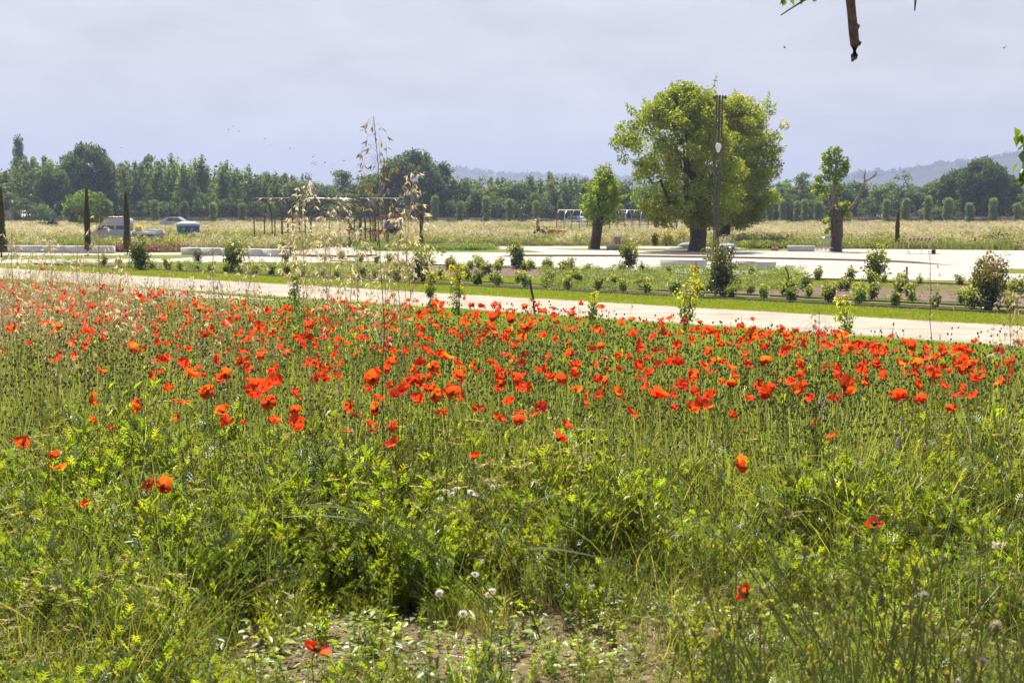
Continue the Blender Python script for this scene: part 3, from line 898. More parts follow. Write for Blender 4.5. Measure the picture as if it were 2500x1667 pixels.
bp_ = G(2040, 614.5)
Dp = bp_.y
t = thing('pollard_tree', 'old pollarded tree with hollow trunk, leafy shoots and one dead branch', 'tree', bp_)
rng = np.random.default_rng(94)
def pp(px, py, dy=0.0):
    return ((px - 2040) / FPX * Dp, dy, (614.5 - py) / FPX * Dp)
tr = MB()
flare_trunk(tr, rng, (0, 0, -0.1), pp(2042, 515), 0.37, 0.40, 1.15)
part('trunk', tr, M['bark'], t, True)
br = MB()
for pts, r0, r1 in (([pp(2030, 525), pp(2031, 490), pp(2035, 450), pp(2037, 420), pp(2036, 390)], .15, .05), ([pp(2030, 520), pp(2020, 490), pp(2012, 470), pp(2005, 460)], .11, .04), ([pp(2045, 518), pp(2042, 500), pp(2040, 480)], .09, .04)):
    limb(br, pts, r0, r1, 8)
part('shoot', br, M['palebark'], t, True)
db = MB()
limb(db, [pp(2052, 522), pp(2070, 514), pp(2085, 495), pp(2096, 475), pp(2100, 460), pp(2108, 445), pp(2122, 437), pp(2132, 428), pp(2135, 420)], .135, .028, 8)
limb(db, [pp(2108, 446), pp(2106, 435), pp(2108, 420)], .09, .03, 7)
limb(db, [pp(2126, 434), pp(2132, 432), pp(2136, 428)], .05, .025, 6)
part('dead_branch', db, M['palebark'], t, True)
hol = MB()
hol.lathe(pp(2043, 516), [(0.46, -0.12), (0.50, .02), (0.36, 0.16), (0.2, 0.1), (0.02, -0.1)], 12)
part('hollow_rim', hol, M['bark'], t, True)
cr = MB()
for px, py, r in [(2025, 372, .30), (2040, 370, .28), (2012, 385, .33), (2035, 390, .45), (2055, 395, .36), (2060, 412, .3), (2012, 410, .4), (2035, 418, .5), (2050, 425, .4), (2020, 432, .38), (2000, 436, .3), (1995, 452, .32), (2005, 462, .36), (1990, 470, .26), (2012, 480, .3), (2040, 445, .3), (2045, 465, .22),
                  (2052, 505, .36), (2060, 515, .28), (2022, 520, .26), (2018, 540, .22), (2026, 555, .16), (2070, 525, .2), (2064, 500, .2), (2062, 405, .25), (2022, 395, .35), (2016, 565, .12)]:
    clump_leaves(cr, rng, np.array(pp(px, py, rng.normal() * .15)), np.array([r, r, r * .85]), int(420 * r ** 1.3) + 20, 0.16, (0.18, 0.245, 0.024), 0.25, .4, .2)
part('crown', cr, M['treeleaf'], t)

# ------------------------------------------------------------------ geometry-node scatter for what nobody could count
def scatter(name, label, cat, P, rz, sc, idx, protos, tilt=None):
    """one stuff object: points carrying turned and scaled copies of the given meshes"""
    c = bpy.data.collections.new(name + '_kinds')
    for i, me in enumerate(protos):
        c.objects.link(bpy.data.objects.new('%s_kind_%02d' % (name, i), me))
    me = bpy.data.meshes.new(name)
    n = len(P)
    me.vertices.add(n)
    me.vertices.foreach_set('co', np.asarray(P, np.float32).ravel())
    rot = np.zeros((n, 3), np.float32)
    rot[:, 2] = rz
    if tilt is not None:
        rot[:, :2] = tilt
    a = me.attributes.new('rot', 'FLOAT_VECTOR', 'POINT')
    a.data.foreach_set('vector', rot.ravel())
    a = me.attributes.new('scl', 'FLOAT', 'POINT')
    a.data.foreach_set('value', np.asarray(sc, np.float32))
    a = me.attributes.new('idx', 'INT', 'POINT')
    a.data.foreach_set('value', np.asarray(idx, np.int32))
    me.update()
    g = bpy.data.node_groups.new(name, 'GeometryNodeTree')
    g.interface.new_socket('Geometry', in_out='INPUT', socket_type='NodeSocketGeometry')
    g.interface.new_socket('Geometry', in_out='OUTPUT', socket_type='NodeSocketGeometry')
    gi = g.nodes.new('NodeGroupInput')
    go = g.nodes.new('NodeGroupOutput')
    ci = g.nodes.new('GeometryNodeCollectionInfo')
    ci.inputs['Collection'].default_value = c
    ci.inputs['Separate Children'].default_value = True
    ci.inputs['Reset Children'].default_value = True
    ip = g.nodes.new('GeometryNodeInstanceOnPoints')
    ip.inputs['Pick Instance'].default_value = True
    def na(nm, dt):
        x = g.nodes.new('GeometryNodeInputNamedAttribute')
        x.data_type = dt
        x.inputs['Name'].default_value = nm
        return x.outputs['Attribute']
    g.links.new(gi.outputs[0], ip.inputs['Points'])
    g.links.new(ci.outputs[0], ip.inputs['Instance'])
    g.links.new(na('idx', 'INT'), ip.inputs['Instance Index'])
    g.links.new(na('rot', 'FLOAT_VECTOR'), ip.inputs['Rotation'])
    g.links.new(na('scl', 'FLOAT'), ip.inputs['Scale'])
    g.links.new(ip.outputs[0], go.inputs[0])
    o = obj(name, me)
    md = o.modifiers.new('scatter', 'NODES')
    md.node_group = g
    return tag(o, label, cat, kind='stuff')

# ------------------------------------------------------------------ dry meadow beyond the plaza
def tuft(seed, n, h, spread, wd, base, heads=0, lean=0.25, seg=3):
    rng = np.random.default_rng(seed)
    mb = MB()
    P = np.c_[rng.normal(0, spread, (n, 2)), np.full(n, -0.02)]
    D = np.c_[rng.normal(0, 0.16, (n, 2)), np.ones(n)]
    bend = np.c_[rng.normal(0, lean, (n, 2)), -np.abs(rng.normal(0, lean * .5, n))]
    ln = h * rng.uniform(0.6, 1.15, n)
    col = np.array(base) * rng.uniform(.7, 1.3, (n, 1)) * np.c_[1 + rng.normal(0, .08, n), np.ones(n), 1 - rng.normal(0, .1, n)]
    mb.blades(P, D, bend, ln, wd, np.clip(col, .01, 1), seg)
    if heads:
        k = heads
        tip = P[:k] + (nrm(D[:k]) + bend[:k]) * ln[:k, None]
        m = 5
        Q = np.repeat(tip, m, 0) + rng.normal(0, .05, (k * m, 3)) * [1, 1, 2]
        mb.leaves(Q, rng.normal(size=(k * m, 3)) * .6 + [0, 0, .7], rng.normal(size=(k * m, 3)), wd * 4.5, wd * 1.8, np.array(base) * 1.25)
    return mb
DRY = (0.40, 0.36, 0.245)
MEA = [tuft(500, 46, .68, .42, .030, DRY, 30).mesh('dry_tuft', M['straw']), tuft(501, 46, .76, .42, .030, (0.47, 0.43, 0.315), 34).mesh('dry_tuft', M['straw']),
       tuft(502, 46, .64, .42, .030, (0.28, 0.26, 0.13), 12).mesh('dry_tuft', M['straw']), tuft(503, 50, .62, .45, .034, (0.12, 0.17, 0.05)).mesh('green_tuft', M['leaf']),
       tuft(504, 50, .70, .45, .034, (0.16, 0.18, 0.07), 8).mesh('green_tuft', M['leaf'])]
rng = np.random.default_rng(600)
N = 15000
Dd = 92 * (283 / 92) ** rng.random(N)
pxs = rng.uniform(-180, 2680, N)
X = (pxs - 1250) / FPX * Dd
# the meadow begins behind the plaza's far edge
edge_px = np.array([-200, 690, 835, 1600, 1830, 2055, 2700])
edge_D = np.array([98, 98, 114, 113, 108, 105, 98.5]) + 1.0
ok = Dd > np.interp(pxs, edge_px, edge_D)
Dd, pxs, X = Dd[ok], pxs[ok], X[ok]
N = len(Dd)
patch = np.sin(X * .11 + 1.3) * np.sin(Dd * .045 + X * .03) + .5 * np.sin(X * .31 + Dd * .17) + rng.normal(0, .35, N)
idx = rng.choice([0, 1, 1, 2], N)
green = (patch > .40) | ((Dd < 128) & (rng.random(N) < .62)) | ((Dd > 215) & (rng.random(N) < .50)) | (rng.random(N) < .12)
idx[green] = rng.choice([3, 4], green.sum())
scatter('dry_grass', 'tall pale dry grass with green patches covering the meadow beyond the plaza', 'grass', np.c_[X, Dd, np.full(N, -.03)], rng.uniform(0, 6.28, N), rng.uniform(.75, 1.3, N) * np.where(Dd > 150, 1.05, 1), idx, MEA)

# planted strips along the meadow's front edge
def strip_stuff(name, label, cat, pix, n, seed, protos, sc=(.8, 1.2)):
    rng = np.random.default_rng(seed)
    P = []
    a0, b0, a1, b1 = pix                                  # px range, row range
    for _ in range(n):
        P.append(G(rng.uniform(a0, a1), rng.uniform(b0, b1))[:])
    return scatter(name, label, cat, np.array(P), rng.uniform(0, 6.28, n), rng.uniform(*sc, n), rng.integers(0, len(protos), n), protos)
def herb(seed, h, w, n, base, size, mat='leaf', var=.3, top=None):
    rng = np.random.default_rng(seed)
    mb = MB()
    for i in range(5):
        c = np.array([*rng.normal(0, w * .35, 2), h * rng.uniform(.35, .7)])
        clump_leaves(mb, rng, c, np.array([w * .5, w * .5, h * .4]), n // 5, size, base if (top is None or i % 2) else top, var, .1, .1)
    return mb.mesh('herb', M[mat])
PUR = [herb(610, .5, .8, 200, (0.15, 0.055, 0.085), .09), herb(611, .45, .8, 200, (0.12, 0.06, 0.07), .09, top=(0.10, 0.11, 0.05))]
strip_stuff('purple_groundcover', 'low purple-leaved groundcover between the two long white benches', 'groundcover', (275, 606, 440, 616), 130, 1, PUR)
strip_stuff('purple_groundcover', 'low reddish groundcover in front of the right end of the meadow', 'groundcover', (2100, 603, 2240, 606), 60, 2, PUR)
YEL = [herb(612, .6, .8, 180, (0.36, 0.25, 0.03), .09, top=(0.20, 0.20, 0.03)), herb(613, .6, .8, 180, (0.40, 0.24, 0.03), .09, top=(0.42, 0.30, 0.05))]
GRN = [herb(614, .6, .8, 180, (0.12, 0.18, 0.04), .09), herb(615, .55, .8, 180, (0.16, 0.19, 0.05), .09), herb(616, .45, .9, 180, (0.20, 0.20, 0.09), .08)]
strip_stuff('green_herbs', 'green herb strip edging the meadow right of the pollard', 'herbs', (1830, 604, 2560, 608), 420, 3, GRN)
strip_stuff('green_herbs', 'green grass and herb strip around the small steel pergola', 'herbs', (480, 598, 900, 604), 330, 4, GRN)
strip_stuff('green_herbs', 'dark green herb band at the meadow edge before the orange mower', 'herbs', (950, 596, 1440, 601), 330, 5, GRN)
strip_stuff('green_herbs', 'green herb strip in the middle of the plaza', 'herbs', (880, 606, 1200, 612), 200, 6, [herb(617, .35, .8, 160, (0.12, 0.18, 0.04), .08)])
def shrub_at(name, label, px, by, top, w, seed, base, size=.09, n=520, group=None, mat='leaf', tip=None, cat='shrub', shape='round', base_col2=None):
    """a shrub of its own: stems and leafy clumps, upper leaves take the tip colour when tip is given"""
    rng = np.random.default_rng(seed)
    p = G(px, by)
    H = (by - top) / FPX * p.y
    Wd = w / FPX * p.y
    t = thing(name, label, cat, p, 0, group)
    st, fo = MB(), MB()
    k = 5 if shape != 'sapling' else 3
    for i in range(k + 2):
        a = rng.uniform(0, 6.28)
        rr = Wd * .38 * rng.random()
        e = np.array([math.cos(a) * rr, math.sin(a) * rr, H * rng.uniform(.55, .92)])
        P = wander(rng, (rng.normal() * .05, rng.normal() * .05, -.03), e, 6, .05)
        limb(st, P, max(.006, H * .010), .004, 5, (0.10, 0.075, 0.05))
        m = 5 if shape != 'sapling' else 4
        for q in np.linspace(.35 if shape != 'sapling' else .25, 1.0, m):
            c = P[0] + (P[-1] - P[0]) * q + rng.normal(size=3) * Wd * .12
            r = Wd * rng.uniform(.16, .30) * (1.15 if shape == 'round' else .8) * (1.1 - .35 * q)
            cc = np.array(base) if (tip is None or q < .55 + rng.random() * .3) else np.array(tip)
            clump_leaves(fo, rng, c, np.array([r, r, r * 1.05]), max(14, int(n / (k * m))), size, cc, .28, .15, .15)
    part('stems', st, M['stem'], t)
    part('foliage', fo, M[mat], t)
    return t
for i, (px, by, top, w) in enumerate([(1626, 601, 563, 30), (1665, 600, 562, 34), (1700, 600, 570, 28), (1598, 601, 566, 18)]):
    shrub_at('yellow_shrub', ['bright yellow-green shrub behind the silver car', 'largest bright yellow shrub touching the big trunk', 'low yellow shrub half hidden by the big trunk', 'small yellow shrub at the end of its row, left of the others'][i], px, by, top, w * 1.2, 620 + i, (0.20, 0.22, 0.02), .13, 420, 'yellow shrubs by the big trunk', tip=(0.36, 0.34, 0.02))
for i, (px, w) in enumerate([(2140, 34), (2172, 26), (2270, 30), (2305, 28), (2330, 32), (2362, 30), (2395, 26), (2288, 20), (2420, 20)]):
    shrub_at('golden_shrub', f'{ordinal(i + 1)} low golden shrub in the planted strip behind the striped barrier', px, 605, 586 + (i % 3), w, 640 + i, (0.20, 0.17, 0.03), .12, 260, 'golden shrubs behind the striped barrier', tip=(0.42, 0.27, 0.03))
for i, (px, w) in enumerate([(402, 22), (420, 24), (442, 26), (465, 28), (490, 24), (515, 20), (690, 30), (720, 24)]):
    shrub_at('golden_shrub', (f'{ordinal(i + 1)} golden flowering shrub from the left behind the white bench' if i < 6 else ['orange-yellow shrub under the left pergola arches', 'smaller orange-yellow shrub beside the pergola posts'][i - 6]), px, 608 if i < 6 else 600, 588 if i < 6 else 571, w, 660 + i, (0.20, 0.18, 0.03), .11, 260, 'golden shrubs behind the benches', tip=(0.45, 0.29, 0.03))
shrub_at('lavender_shrub', 'grey-green rounded shrub at the right end of the second white bench', 695, 626, 588, 42, 680, (0.10, 0.13, 0.06), .10, 700)
shrub_at('dark_shrub', 'wide dark green hedge-like shrub at the right meadow edge', 2440, 606, 588, 75, 681, (0.05, 0.07, 0.03), .14, 700)
shrub_at('pale_shrub', 'pale grey-green mound in front of the dark hedge shrub', 2432, 609, 594, 36, 682, (0.17, 0.20, 0.11), .09, 300)
shrub_at('pale_shrub', 'pale green mound near the right picture edge', 2485, 609, 596, 40, 683, (0.17, 0.20, 0.10), .09, 300)

# ------------------------------------------------------------------ the wall, tent and far vehicles
def far_wall(x0, x1, D, h, label):
    t = thing('stone_wall', label, 'wall', ((x0 + x1) / 2, D, 0))
    rng = np.random.default_rng(int(abs(x0)) + 3)
    mb = MB()
    x = x0
    while x < x1:
        w = rng.uniform(5, 9)
        mb.box((x + w / 2 - (x0 + x1) / 2, rng.normal() * .03, h / 2 - .1), (w - .004, .45, h + .2 + rng.normal() * .05))
        x += w
    part('masonry', mb, M['wall'], t)
    c = MB()
    c.box((0, 0, h + .10), (x1 - x0 + 1, .6, .14))
    part('coping', c, M['wall'], t)
far_wall(-135, -8, 291, 1.35, 'long low old stone wall closing the meadow on the left')
far_wall(-6, 46, 293, 1.1, 'low stone wall behind the orange mower')
far_wall(62, 140, 291, 1.55, 'old stone wall behind the clipped trees on the right')

pL, pR = AT(8, 548, 297), AT(156, 548, 297)
t = thing('white_tent', 'long low white tent roof beyond the wall at far left', 'tent', ((pL.x + pR.x) / 2, 299, 0))
Wt = pR.x - pL.x
mb = MB()
mb.add([(-Wt / 2, -2, 1.6), (Wt / 2, -2, 1.6), (Wt / 2, 0, 2.85), (-Wt / 2, 0, 2.95), (-Wt / 2, 2, 1.6), (Wt / 2, 2, 1.6)], [(0, 1, 2, 3), (3, 2, 5, 4)])
part('roof', mb, M['tent'], t)
mb = MB()
mb.box((0, -1.9, 0.8), (Wt, .06, 1.55))
mb.box((0, 1.9, 0.8), (Wt, .06, 1.55))
part('side_sheet', mb, M['tent'], t)
for i in range(7):
    mb = MB()
    mb.tube([(-Wt / 2 + Wt * i / 6, -2.1, -.1), (-Wt / 2 + Wt * i / 6, -2.1, 1.9)], .07, 5)
    part('post', mb, M['steel'], t)
for i, px in enumerate([33, 68, 88, 108, 125, 22, 50]):
    p = AT(px, 548, 289)
    mb = MB()
    mb.tube([(0, 0, -.1), (0, 0, rng.uniform(1.6, 2.4)), ], .05, 5)
    tag(obj('fence_stake', mb.mesh('fence_stake', M['steel']), None, (p.x, 289, 0)), f'thin dark stake at the wall before the white tent, {ordinal(i + 1)} of seven', 'stake', 'stakes before the tent')
p = AT(32, 548, 288)
t = thing('garden_lamp', 'slim dark lamp with white head before the white tent', 'lamp', (p.x, 288, 0))
mb = MB(); mb.tube([(0, 0, -.1), (0, 0, 4.4)], [.09, .05], 6); part('pole', mb, M['steel'], t)
mb = MB(); mb.lathe((0, 0, 4.35), [(.04, 0), (.16, .1), (.18, .45), (.05, .6), (.0, .62)], 8); part('lamp_head', mb, M['bulb'], t)

def prism(mb, prof, w, top_in=0.0, zt=None, y0=0.0, col=(.5, .5, .5)):
    """side profile (x, z) widened to w; points above zt drawn in by top_in"""
    prof = np.array(prof, float)
    n = len(prof)
    hw = np.full(n, w / 2)
    if zt is not None:
        hw = hw - top_in * np.clip((prof[:, 1] - zt) / max(1e-6, prof[:, 1].max() - zt), 0, 1)
    A = np.c_[prof[:, 0], y0 - hw, prof[:, 1]]
    B = np.c_[prof[:, 0], y0 + hw, prof[:, 1]]
    c = prof.mean(0)
    V = np.vstack([A, B, [(c[0], y0 - hw.mean(), c[1])], [(c[0], y0 + hw.mean(), c[1])]])
    i = np.arange(n)
    j = (i + 1) % n
    mb.add(V, np.c_[i, j, j + n, i + n], col)
    mb.add(V, np.vstack([np.c_[j, i, np.full(n, 2 * n)], np.c_[i + n, j + n, np.full(n, 2 * n + 1)]]), col)
def wheel(parent, x, y, r=.32, w=.2):
    tm = MB()
    Mx = np.array([[1, 0, 0], [0, 0, 1], [0, -1, 0]], float)
    tm.lathe((x, y, r), [(r * .58, -w / 2), (r * .92, -w / 2), (r, -w * .3), (r, w * .3), (r * .92, w / 2), (r * .58, w / 2)], 16, M=Mx)
    ty = part('wheel', tm, M['rubber'], parent)
    rm = MB()
    rm.lathe((x, y, r), [(.02, -w * .42), (r * .6, -w * .42), (r * .6, w * .42), (.02, w * .42)], 12, M=Mx)
    part('rim', rm, M['silver'], ty)
def car(label, loc, rz, sc=1.0, body_mat='paint', group=None, glass='glass'):
    """hatchback, nose towards -x"""
    t = thing('car', label, 'car', loc, rz, group, sc)
    mb = MB()
    prism(mb, [(-2.05, .28), (-2.1, .55), (-1.95, .72), (-1.15, .90), (.95, .98), (1.9, .95), (2.05, .75), (2.08, .4), (2.0, .25)], 1.74, .10, .5)
    part('body', mb, M[body_mat], t)
    mb = MB()
    prism(mb, [(-1.12, .88), (-.45, 1.36), (-.25, 1.42), (.9, 1.44), (1.35, 1.36), (1.8, .94)], 1.58, .20, .9)
    part('cabin', mb, M[body_mat], t)
    for y, s in ((-.80, -1), (.80, 1)):
        for x0, x1, xt0, xt1 in ((-.82, .12, -.36, .12), (.18, 1.25, .18, .95)):
            g = MB()
            V = [(x0, y, .95), (x1, y, .96), (xt1, y - s * .155, 1.34), (xt0, y - s * .155, 1.33)]
            g.add(V, [(0, 1, 2, 3)] if s < 0 else [(3, 2, 1, 0)])
            part('side_window', g, M[glass], t)
    g = MB()
    g.add([(-1.10, -.66, .92), (-1.10, .66, .92), (-.50, .56, 1.355), (-.50, -.56, 1.355)], [(0, 3, 2, 1)])
    part('windscreen', g, M['skyglass'], t)
    for s in (-1, 1):
        h = MB(); h.box((-2.02, s * .62, .66), (.12, .34, .12)); part('headlight', h, M['bulb'], t)
        wheel(t, -1.3, s * .80)
        wheel(t, 1.3, s * .80)
    return t
def boulder(label, px, by, w, h, d, seed):
    rng = np.random.default_rng(seed)
    p = G(px, by)
    k, m = 18, 9
    an = np.arange(k) * 2 * math.pi / k
    rows = []
    for f in np.linspace(0, 1, m):
        prof = math.sqrt(max(0.0, 1 - f ** 2.6)) * (0.92 + .08 * math.sin(f * 9))
        lob = 1 + .10 * np.sin(2 * an + seed) + .06 * np.sin(5 * an + f * 3) + rng.normal(0, .025, k)
        rows.append(np.c_[np.cos(an) * w / 2 * prof * lob + f * w * .08, np.sin(an) * d / 2 * prof * lob, f * h * (1 + .10 * np.cos(an - 1)) - .03])
    V = np.vstack(rows)
    mb = MB()
    i = np.arange(m - 1)[:, None] * k
    j = np.arange(k)[None]
    mb.add(V, np.stack([i + j, i + (j + 1) % k, i + k + (j + 1) % k, i + k + j], -1).reshape(-1, 4))
    tag(obj('boulder', mb.mesh('boulder', M['rock']), None, p, .2 * seed), label, 'boulder', 'pale boulders by the mulberries')
boulder('pale grey boulder left of the thick mulberry trunk', 1672, 608, 1.5, .52, 1.0, 1)
boulder('flat ledge of pale stone at the foot of the left boulder', 1640, 608, .9, .16, .6, 2)
boulder('wide pale grey boulder behind the lamp post foot', 1770, 611, 2.0, .54, 1.2, 3)
p = AT(404, 548, 215)
car('white off-road car parked near the wall beside the bins', (p.x + 1.8, 215, .15), R(172), 1.2)
p = AT(1401, 545, 250)
car('white car seen through the far steel pergola', (p.x, 250, .25), R(-35), 1.15)
p = AT(1326, 545, 262)
car('distant white car behind the orange mower', (p.x, 262, -.05), R(-150), 1.0)

# crew-cab flatbed truck half sunk in the dry grass
p = G(300, 604)
t = thing('flatbed_truck', 'white crew-cab flatbed truck standing in the tall dry grass', 'truck', (p.x, 108, 0), R(8), None, 1.0)
mb = MB()
prism(mb, [(-2.25, .45), (-2.3, .95), (-2.15, 1.12), (-1.35, 1.36), (1.2, 1.36), (1.25, .45)], 1.95, .06, .9)
part('body', mb, M['paint'], t)
mb = MB()
prism(mb, [(-1.38, 1.34), (-.72, 2.14), (-.5, 2.22), (1.1, 2.24), (1.2, 2.15), (1.22, 1.34)], 1.86, .16, 1.4)
part('cab', mb, M['paint'], t)
for s in (-1, 1):
    y = s * .925
    for a, b, c_, d in ((-1.05, .02, .02, -.50), (.14, 1.02, 1.02, .14)):
        g = MB()
        g.add([(a, y, 1.42), (b, y, 1.42), (c_, y - s * .135, 2.06), (d, y - s * .135, 2.06)], [(0, 1, 2, 3)] if s < 0 else [(3, 2, 1, 0)])
        part('side_window', g, M['glass'], t)
    g = MB(); g.box((-1.05, s * 1.08, 1.52), (.1, .16, .3)); part('wing_mirror', g, M['rubber'], t)
    g = MB(); g.box((-2.2, s * .72, .98), (.14, .32, .2)); part('headlight', g, M['bulb'], t)
    wheel(t, -1.45, s * .85, .36, .24)
    wheel(t, 2.35, s * .85, .36, .24)
g = MB(); g.add([(-1.37, -.80, 1.39), (-1.37, .80, 1.39), (-.77, .70, 2.11), (-.77, -.70, 2.11)], [(0, 3, 2, 1)]); part('windscreen', g, M['skyglass'], t)
g = MB()
for y in (-.6, .6):
    g.tube([(-.4, y, 2.34), (1.0, y, 2.34)], .03, 5)
for x in (-.3, .3, .9):
    g.tube([(x, -.6, 2.36), (x, .6, 2.36)], .025, 5)
    g.tube([(x, -.6, 2.2), (x, -.6, 2.34)], .02, 5)
    g.tube([(x, .6, 2.2), (x, .6, 2.34)], .02, 5)
part('roof_rack', g, M['steel'], t)
g = MB(); g.box((2.45, 0, .80), (2.3, 1.95, .10)); g.box((2.45, -.96, 1.05), (2.3, .04, .40)); g.box((2.45, .96, 1.05), (2.3, .04, .40)); g.box((3.58, 0, 1.05), (.04, 1.95, .40)); part('flatbed', g, M['silver'], t)
mb = MB(); mb.box((1.75, -.3, 1.3), (.5, .7, .8), taper=.15); tag(obj('yellow_crate', mb.mesh('yellow_crate', M['yellow']), None, (p.x, 108, 0), R(8)), 'yellow crate standing on the flatbed truck behind the cab', 'crate')
mb = MB(); mb.box((3.0, 0, 1.15), (1.1, 1.2, .5), taper=.05); tag(obj('tool_box', mb.mesh('tool_box', M['tent']), None, (p.x, 108, 0), R(8)), 'white box at the back of the truck bed', 'box')

def bin_(label, px, D, mat):
    p = AT(px, 556, D)
    t = thing('recycling_bin', label, 'bin', (p.x, D, 0), R(10), 'bins in the dry grass')
    b = MB(); b.lathe((0, 0, 0), [(.02, .02), (.42, .02), (.62, .9), (.64, 1.45), (.6, 1.5)], 16); part('body', b, M[mat], t)
    l = MB(); l.lathe((0, 0, 1.5), [(.67, -.06), (.68, .08), (.5, .26), (.2, .34), (.01, .36)], 16); part('lid', l, M['tent'], t)
    s = MB(); s.box((0, -.60, 1.15), (.22, .08, .26)); part('panel', s, M['tent'], t)
bin_('teal rounded recycling bin with white lid in the dry grass', 449, 128, 'teal')
bin_('blue rounded recycling bin with white lid in the dry grass', 470, 128, 'blue')

def tractor(name, label, loc, rz, sc, col, cab):
    """small tractor, nose towards +x"""
    t = thing(name, label, 'tractor', loc, rz, None, sc)
    b = MB(); prism(b, [(-.2, .55), (-.2, 1.05), (.1, 1.2), (1.5, 1.12), (1.65, .95), (1.65, .55)], .72, .08, .9); part('bonnet', b, M[col], t)
    b = MB(); b.box((-.75, 0, .62), (1.2, .7, .3)); b.box((.5, 0, .45), (2.2, .4, .2)); part('chassis', b, M['steel'], t)
    b = MB(); b.box((-.75, 0, .92), (.5, .5, .12)); b.box((-1.0, 0, 1.2), (.1, .5, .5)); part('seat', b, M['rubber'], t)
    b = MB()
    for y in (-.5, .5):
        b.tube([(-1.15, y, .6), (-1.15, y, 2.3)], .06, 6)
        if cab:
            b.tube([(.0, y, .9), (-.1, y, 2.3), (-1.15, y, 2.3)], .05, 6)
    b.tube([(-1.15, -.5, 2.28), (-1.15, .5, 2.28)], .07, 6)
    b.tube([(-1.15, -.5, 1.0), (-1.15, .5, 1.0)], .05, 6)
    part('roll_bar', b, M[col], t)
    if cab:
        b = MB(); b.box((-.6, 0, 2.36), (1.4, 1.2, .1)); part('roof', b, M[col], t)
    s = MB(); s.tube([(-.1, 0, 1.05), (-.35, 0, 1.35)], .025, 6); s.lathe((-.37, 0, 1.38), [(.2, -.02), (.2, .02)], 12); part('steering_wheel', s, M['rubber'], t)
    for y in (-.62, .62):
        wheel(t, -.95, y, .62, .3)
        wheel(t, 1.2, y * .9, .36, .22)
    return t
p = AT(1312, 575, 128)
tractor('orange_mower', 'small mower tractor with tall orange roll bar in the dry grass', (p.x + 1.1, 128, 0), R(-8), .95, 'orange', False)
p = AT(915, 580, 124)
tractor('garden_tractor', 'orange cabbed garden tractor behind the dry oats and pergola', (p.x + .9, 124, 0), R(150), 1.0, 'orange', True)
p = AT(880, 565, 140)
tractor('green_tractor', 'green tractor half hidden behind the dry oat stalks', (p.x, 140, 0), R(20), .95, 'green', True)
p = AT(115, 545, 210)
tractor('green_tractor', 'green farm machine before the white tent at far left', (p.x, 210, 0), R(160), 1.0, 'green', True)
p = AT(945, 580, 122)
t = thing('utility_truck', 'small grey box truck behind the dry oats under the pergola', 'truck', (p.x, 127, 0), R(-80), None, .9)
b = MB(); b.box((.6, 0, 1.45), (2.4, 1.7, 1.5)); part('box_body', b, M['cover'], t)
b = MB(); prism(b, [(-1.8, .5), (-1.85, 1.1), (-1.5, 1.9), (-.65, 1.95), (-.65, .5)], 1.65, .1, 1.2); part('cab', b, M['brick'], t)
b = MB(); b.add([(-1.87, -.7, 1.15), (-1.87, .7, 1.15), (-1.55, .62, 1.85), (-1.55, -.62, 1.85)], [(0, 3, 2, 1)]); part('windscreen', b, M['glass'], t)
b = MB(); b.box((0, 0, .5), (3.6, .9, .2)); part('chassis', b, M['steel'], t)
for s in (-.72, .72):
    wheel(t, -1.2, s, .36)
    wheel(t, 1.1, s, .36)

# spoil heap
rng = np.random.default_rng(55)
p = G(1107, 601)
mb = MB()
k = 22
for i in range(9):
    pass
an = np.arange(k) * 2 * math.pi / k
V = [np.array([0, 0, .42])]
rows = []
for f in (1.0, .75, .5, .25):
    rows.append(np.c_[np.cos(an) * 1.25 * f * (1 + rng.normal(0, .08, k)), np.sin(an) * .9 * f, .42 * (1 - f ** 1.4) + rng.normal(0, .03, k) * (f < 1) - .02])
V = np.vstack(rows + [np.array([[0, 0, .44]])])
i = np.arange(3)[:, None] * k
j = np.arange(k)[None]
mb.add(V, np.stack([i + j, i + (j + 1) % k, i + k + (j + 1) % k, i + k + j], -1).reshape(-1, 4))
mb.add(V, [(3 * k + a, 3 * k + (a + 1) % k, 4 * k) for a in range(k)])
tag(obj('soil_heap', mb.mesh('soil_heap', M['mulch'], True), None, p), 'low heap of dark soil at the meadow edge', 'soil heap')

# ------------------------------------------------------------------ steel pergolas
def arch_pts(w, h, n=18, leg=None):
    leg = h - w / 2 if leg is None else leg
    a = np.linspace(math.pi, 0, n)
    P = [(-w / 2, 0, -.1), (-w / 2, 0, leg * .5)]
    P += [(math.cos(q) * w / 2, 0, leg + math.sin(q) * (h - leg)) for q in a]
    P += [(w / 2, 0, leg * .5), (w / 2, 0, -.1)]
    return np.array(P)
def turn(P, a, o):
    c, s = math.cos(a), math.sin(a)
    return np.c_[P[:, 0] * c - P[:, 1] * s + o[0], P[:, 0] * s + P[:, 1] * c + o[1], P[:, 2]]
pg = AT(785, 600, 112)
t = thing('pergola', 'dark steel pergola of crossing round arches behind the dry oats', 'pergola', (pg.x, 112, 0))
Hh = EYE + (HOR - 485) / FPX * 112
def add_arch(w, h, a, o, r, mat='steel'):
    mb = MB()
    mb.tube(turn(arch_pts(w, h, leg=h * .52), a, o), r, 6)
    part('arch', mb, M[mat], t)
for q in range(6):                                           # middle tunnel runs away from the viewer
    add_arch(5.2, Hh, 0, (-.2 + .32 * q, -1.8 + q * .9), .068)
for q in range(3):
    add_arch(2.1, Hh, R(58), (-3.0 - q * .85, .4 + .2 * q), .05)
    add_arch(2.1, Hh - .05, R(-58), (3.55 + q * 1.05, .4 + .2 * q), .05)
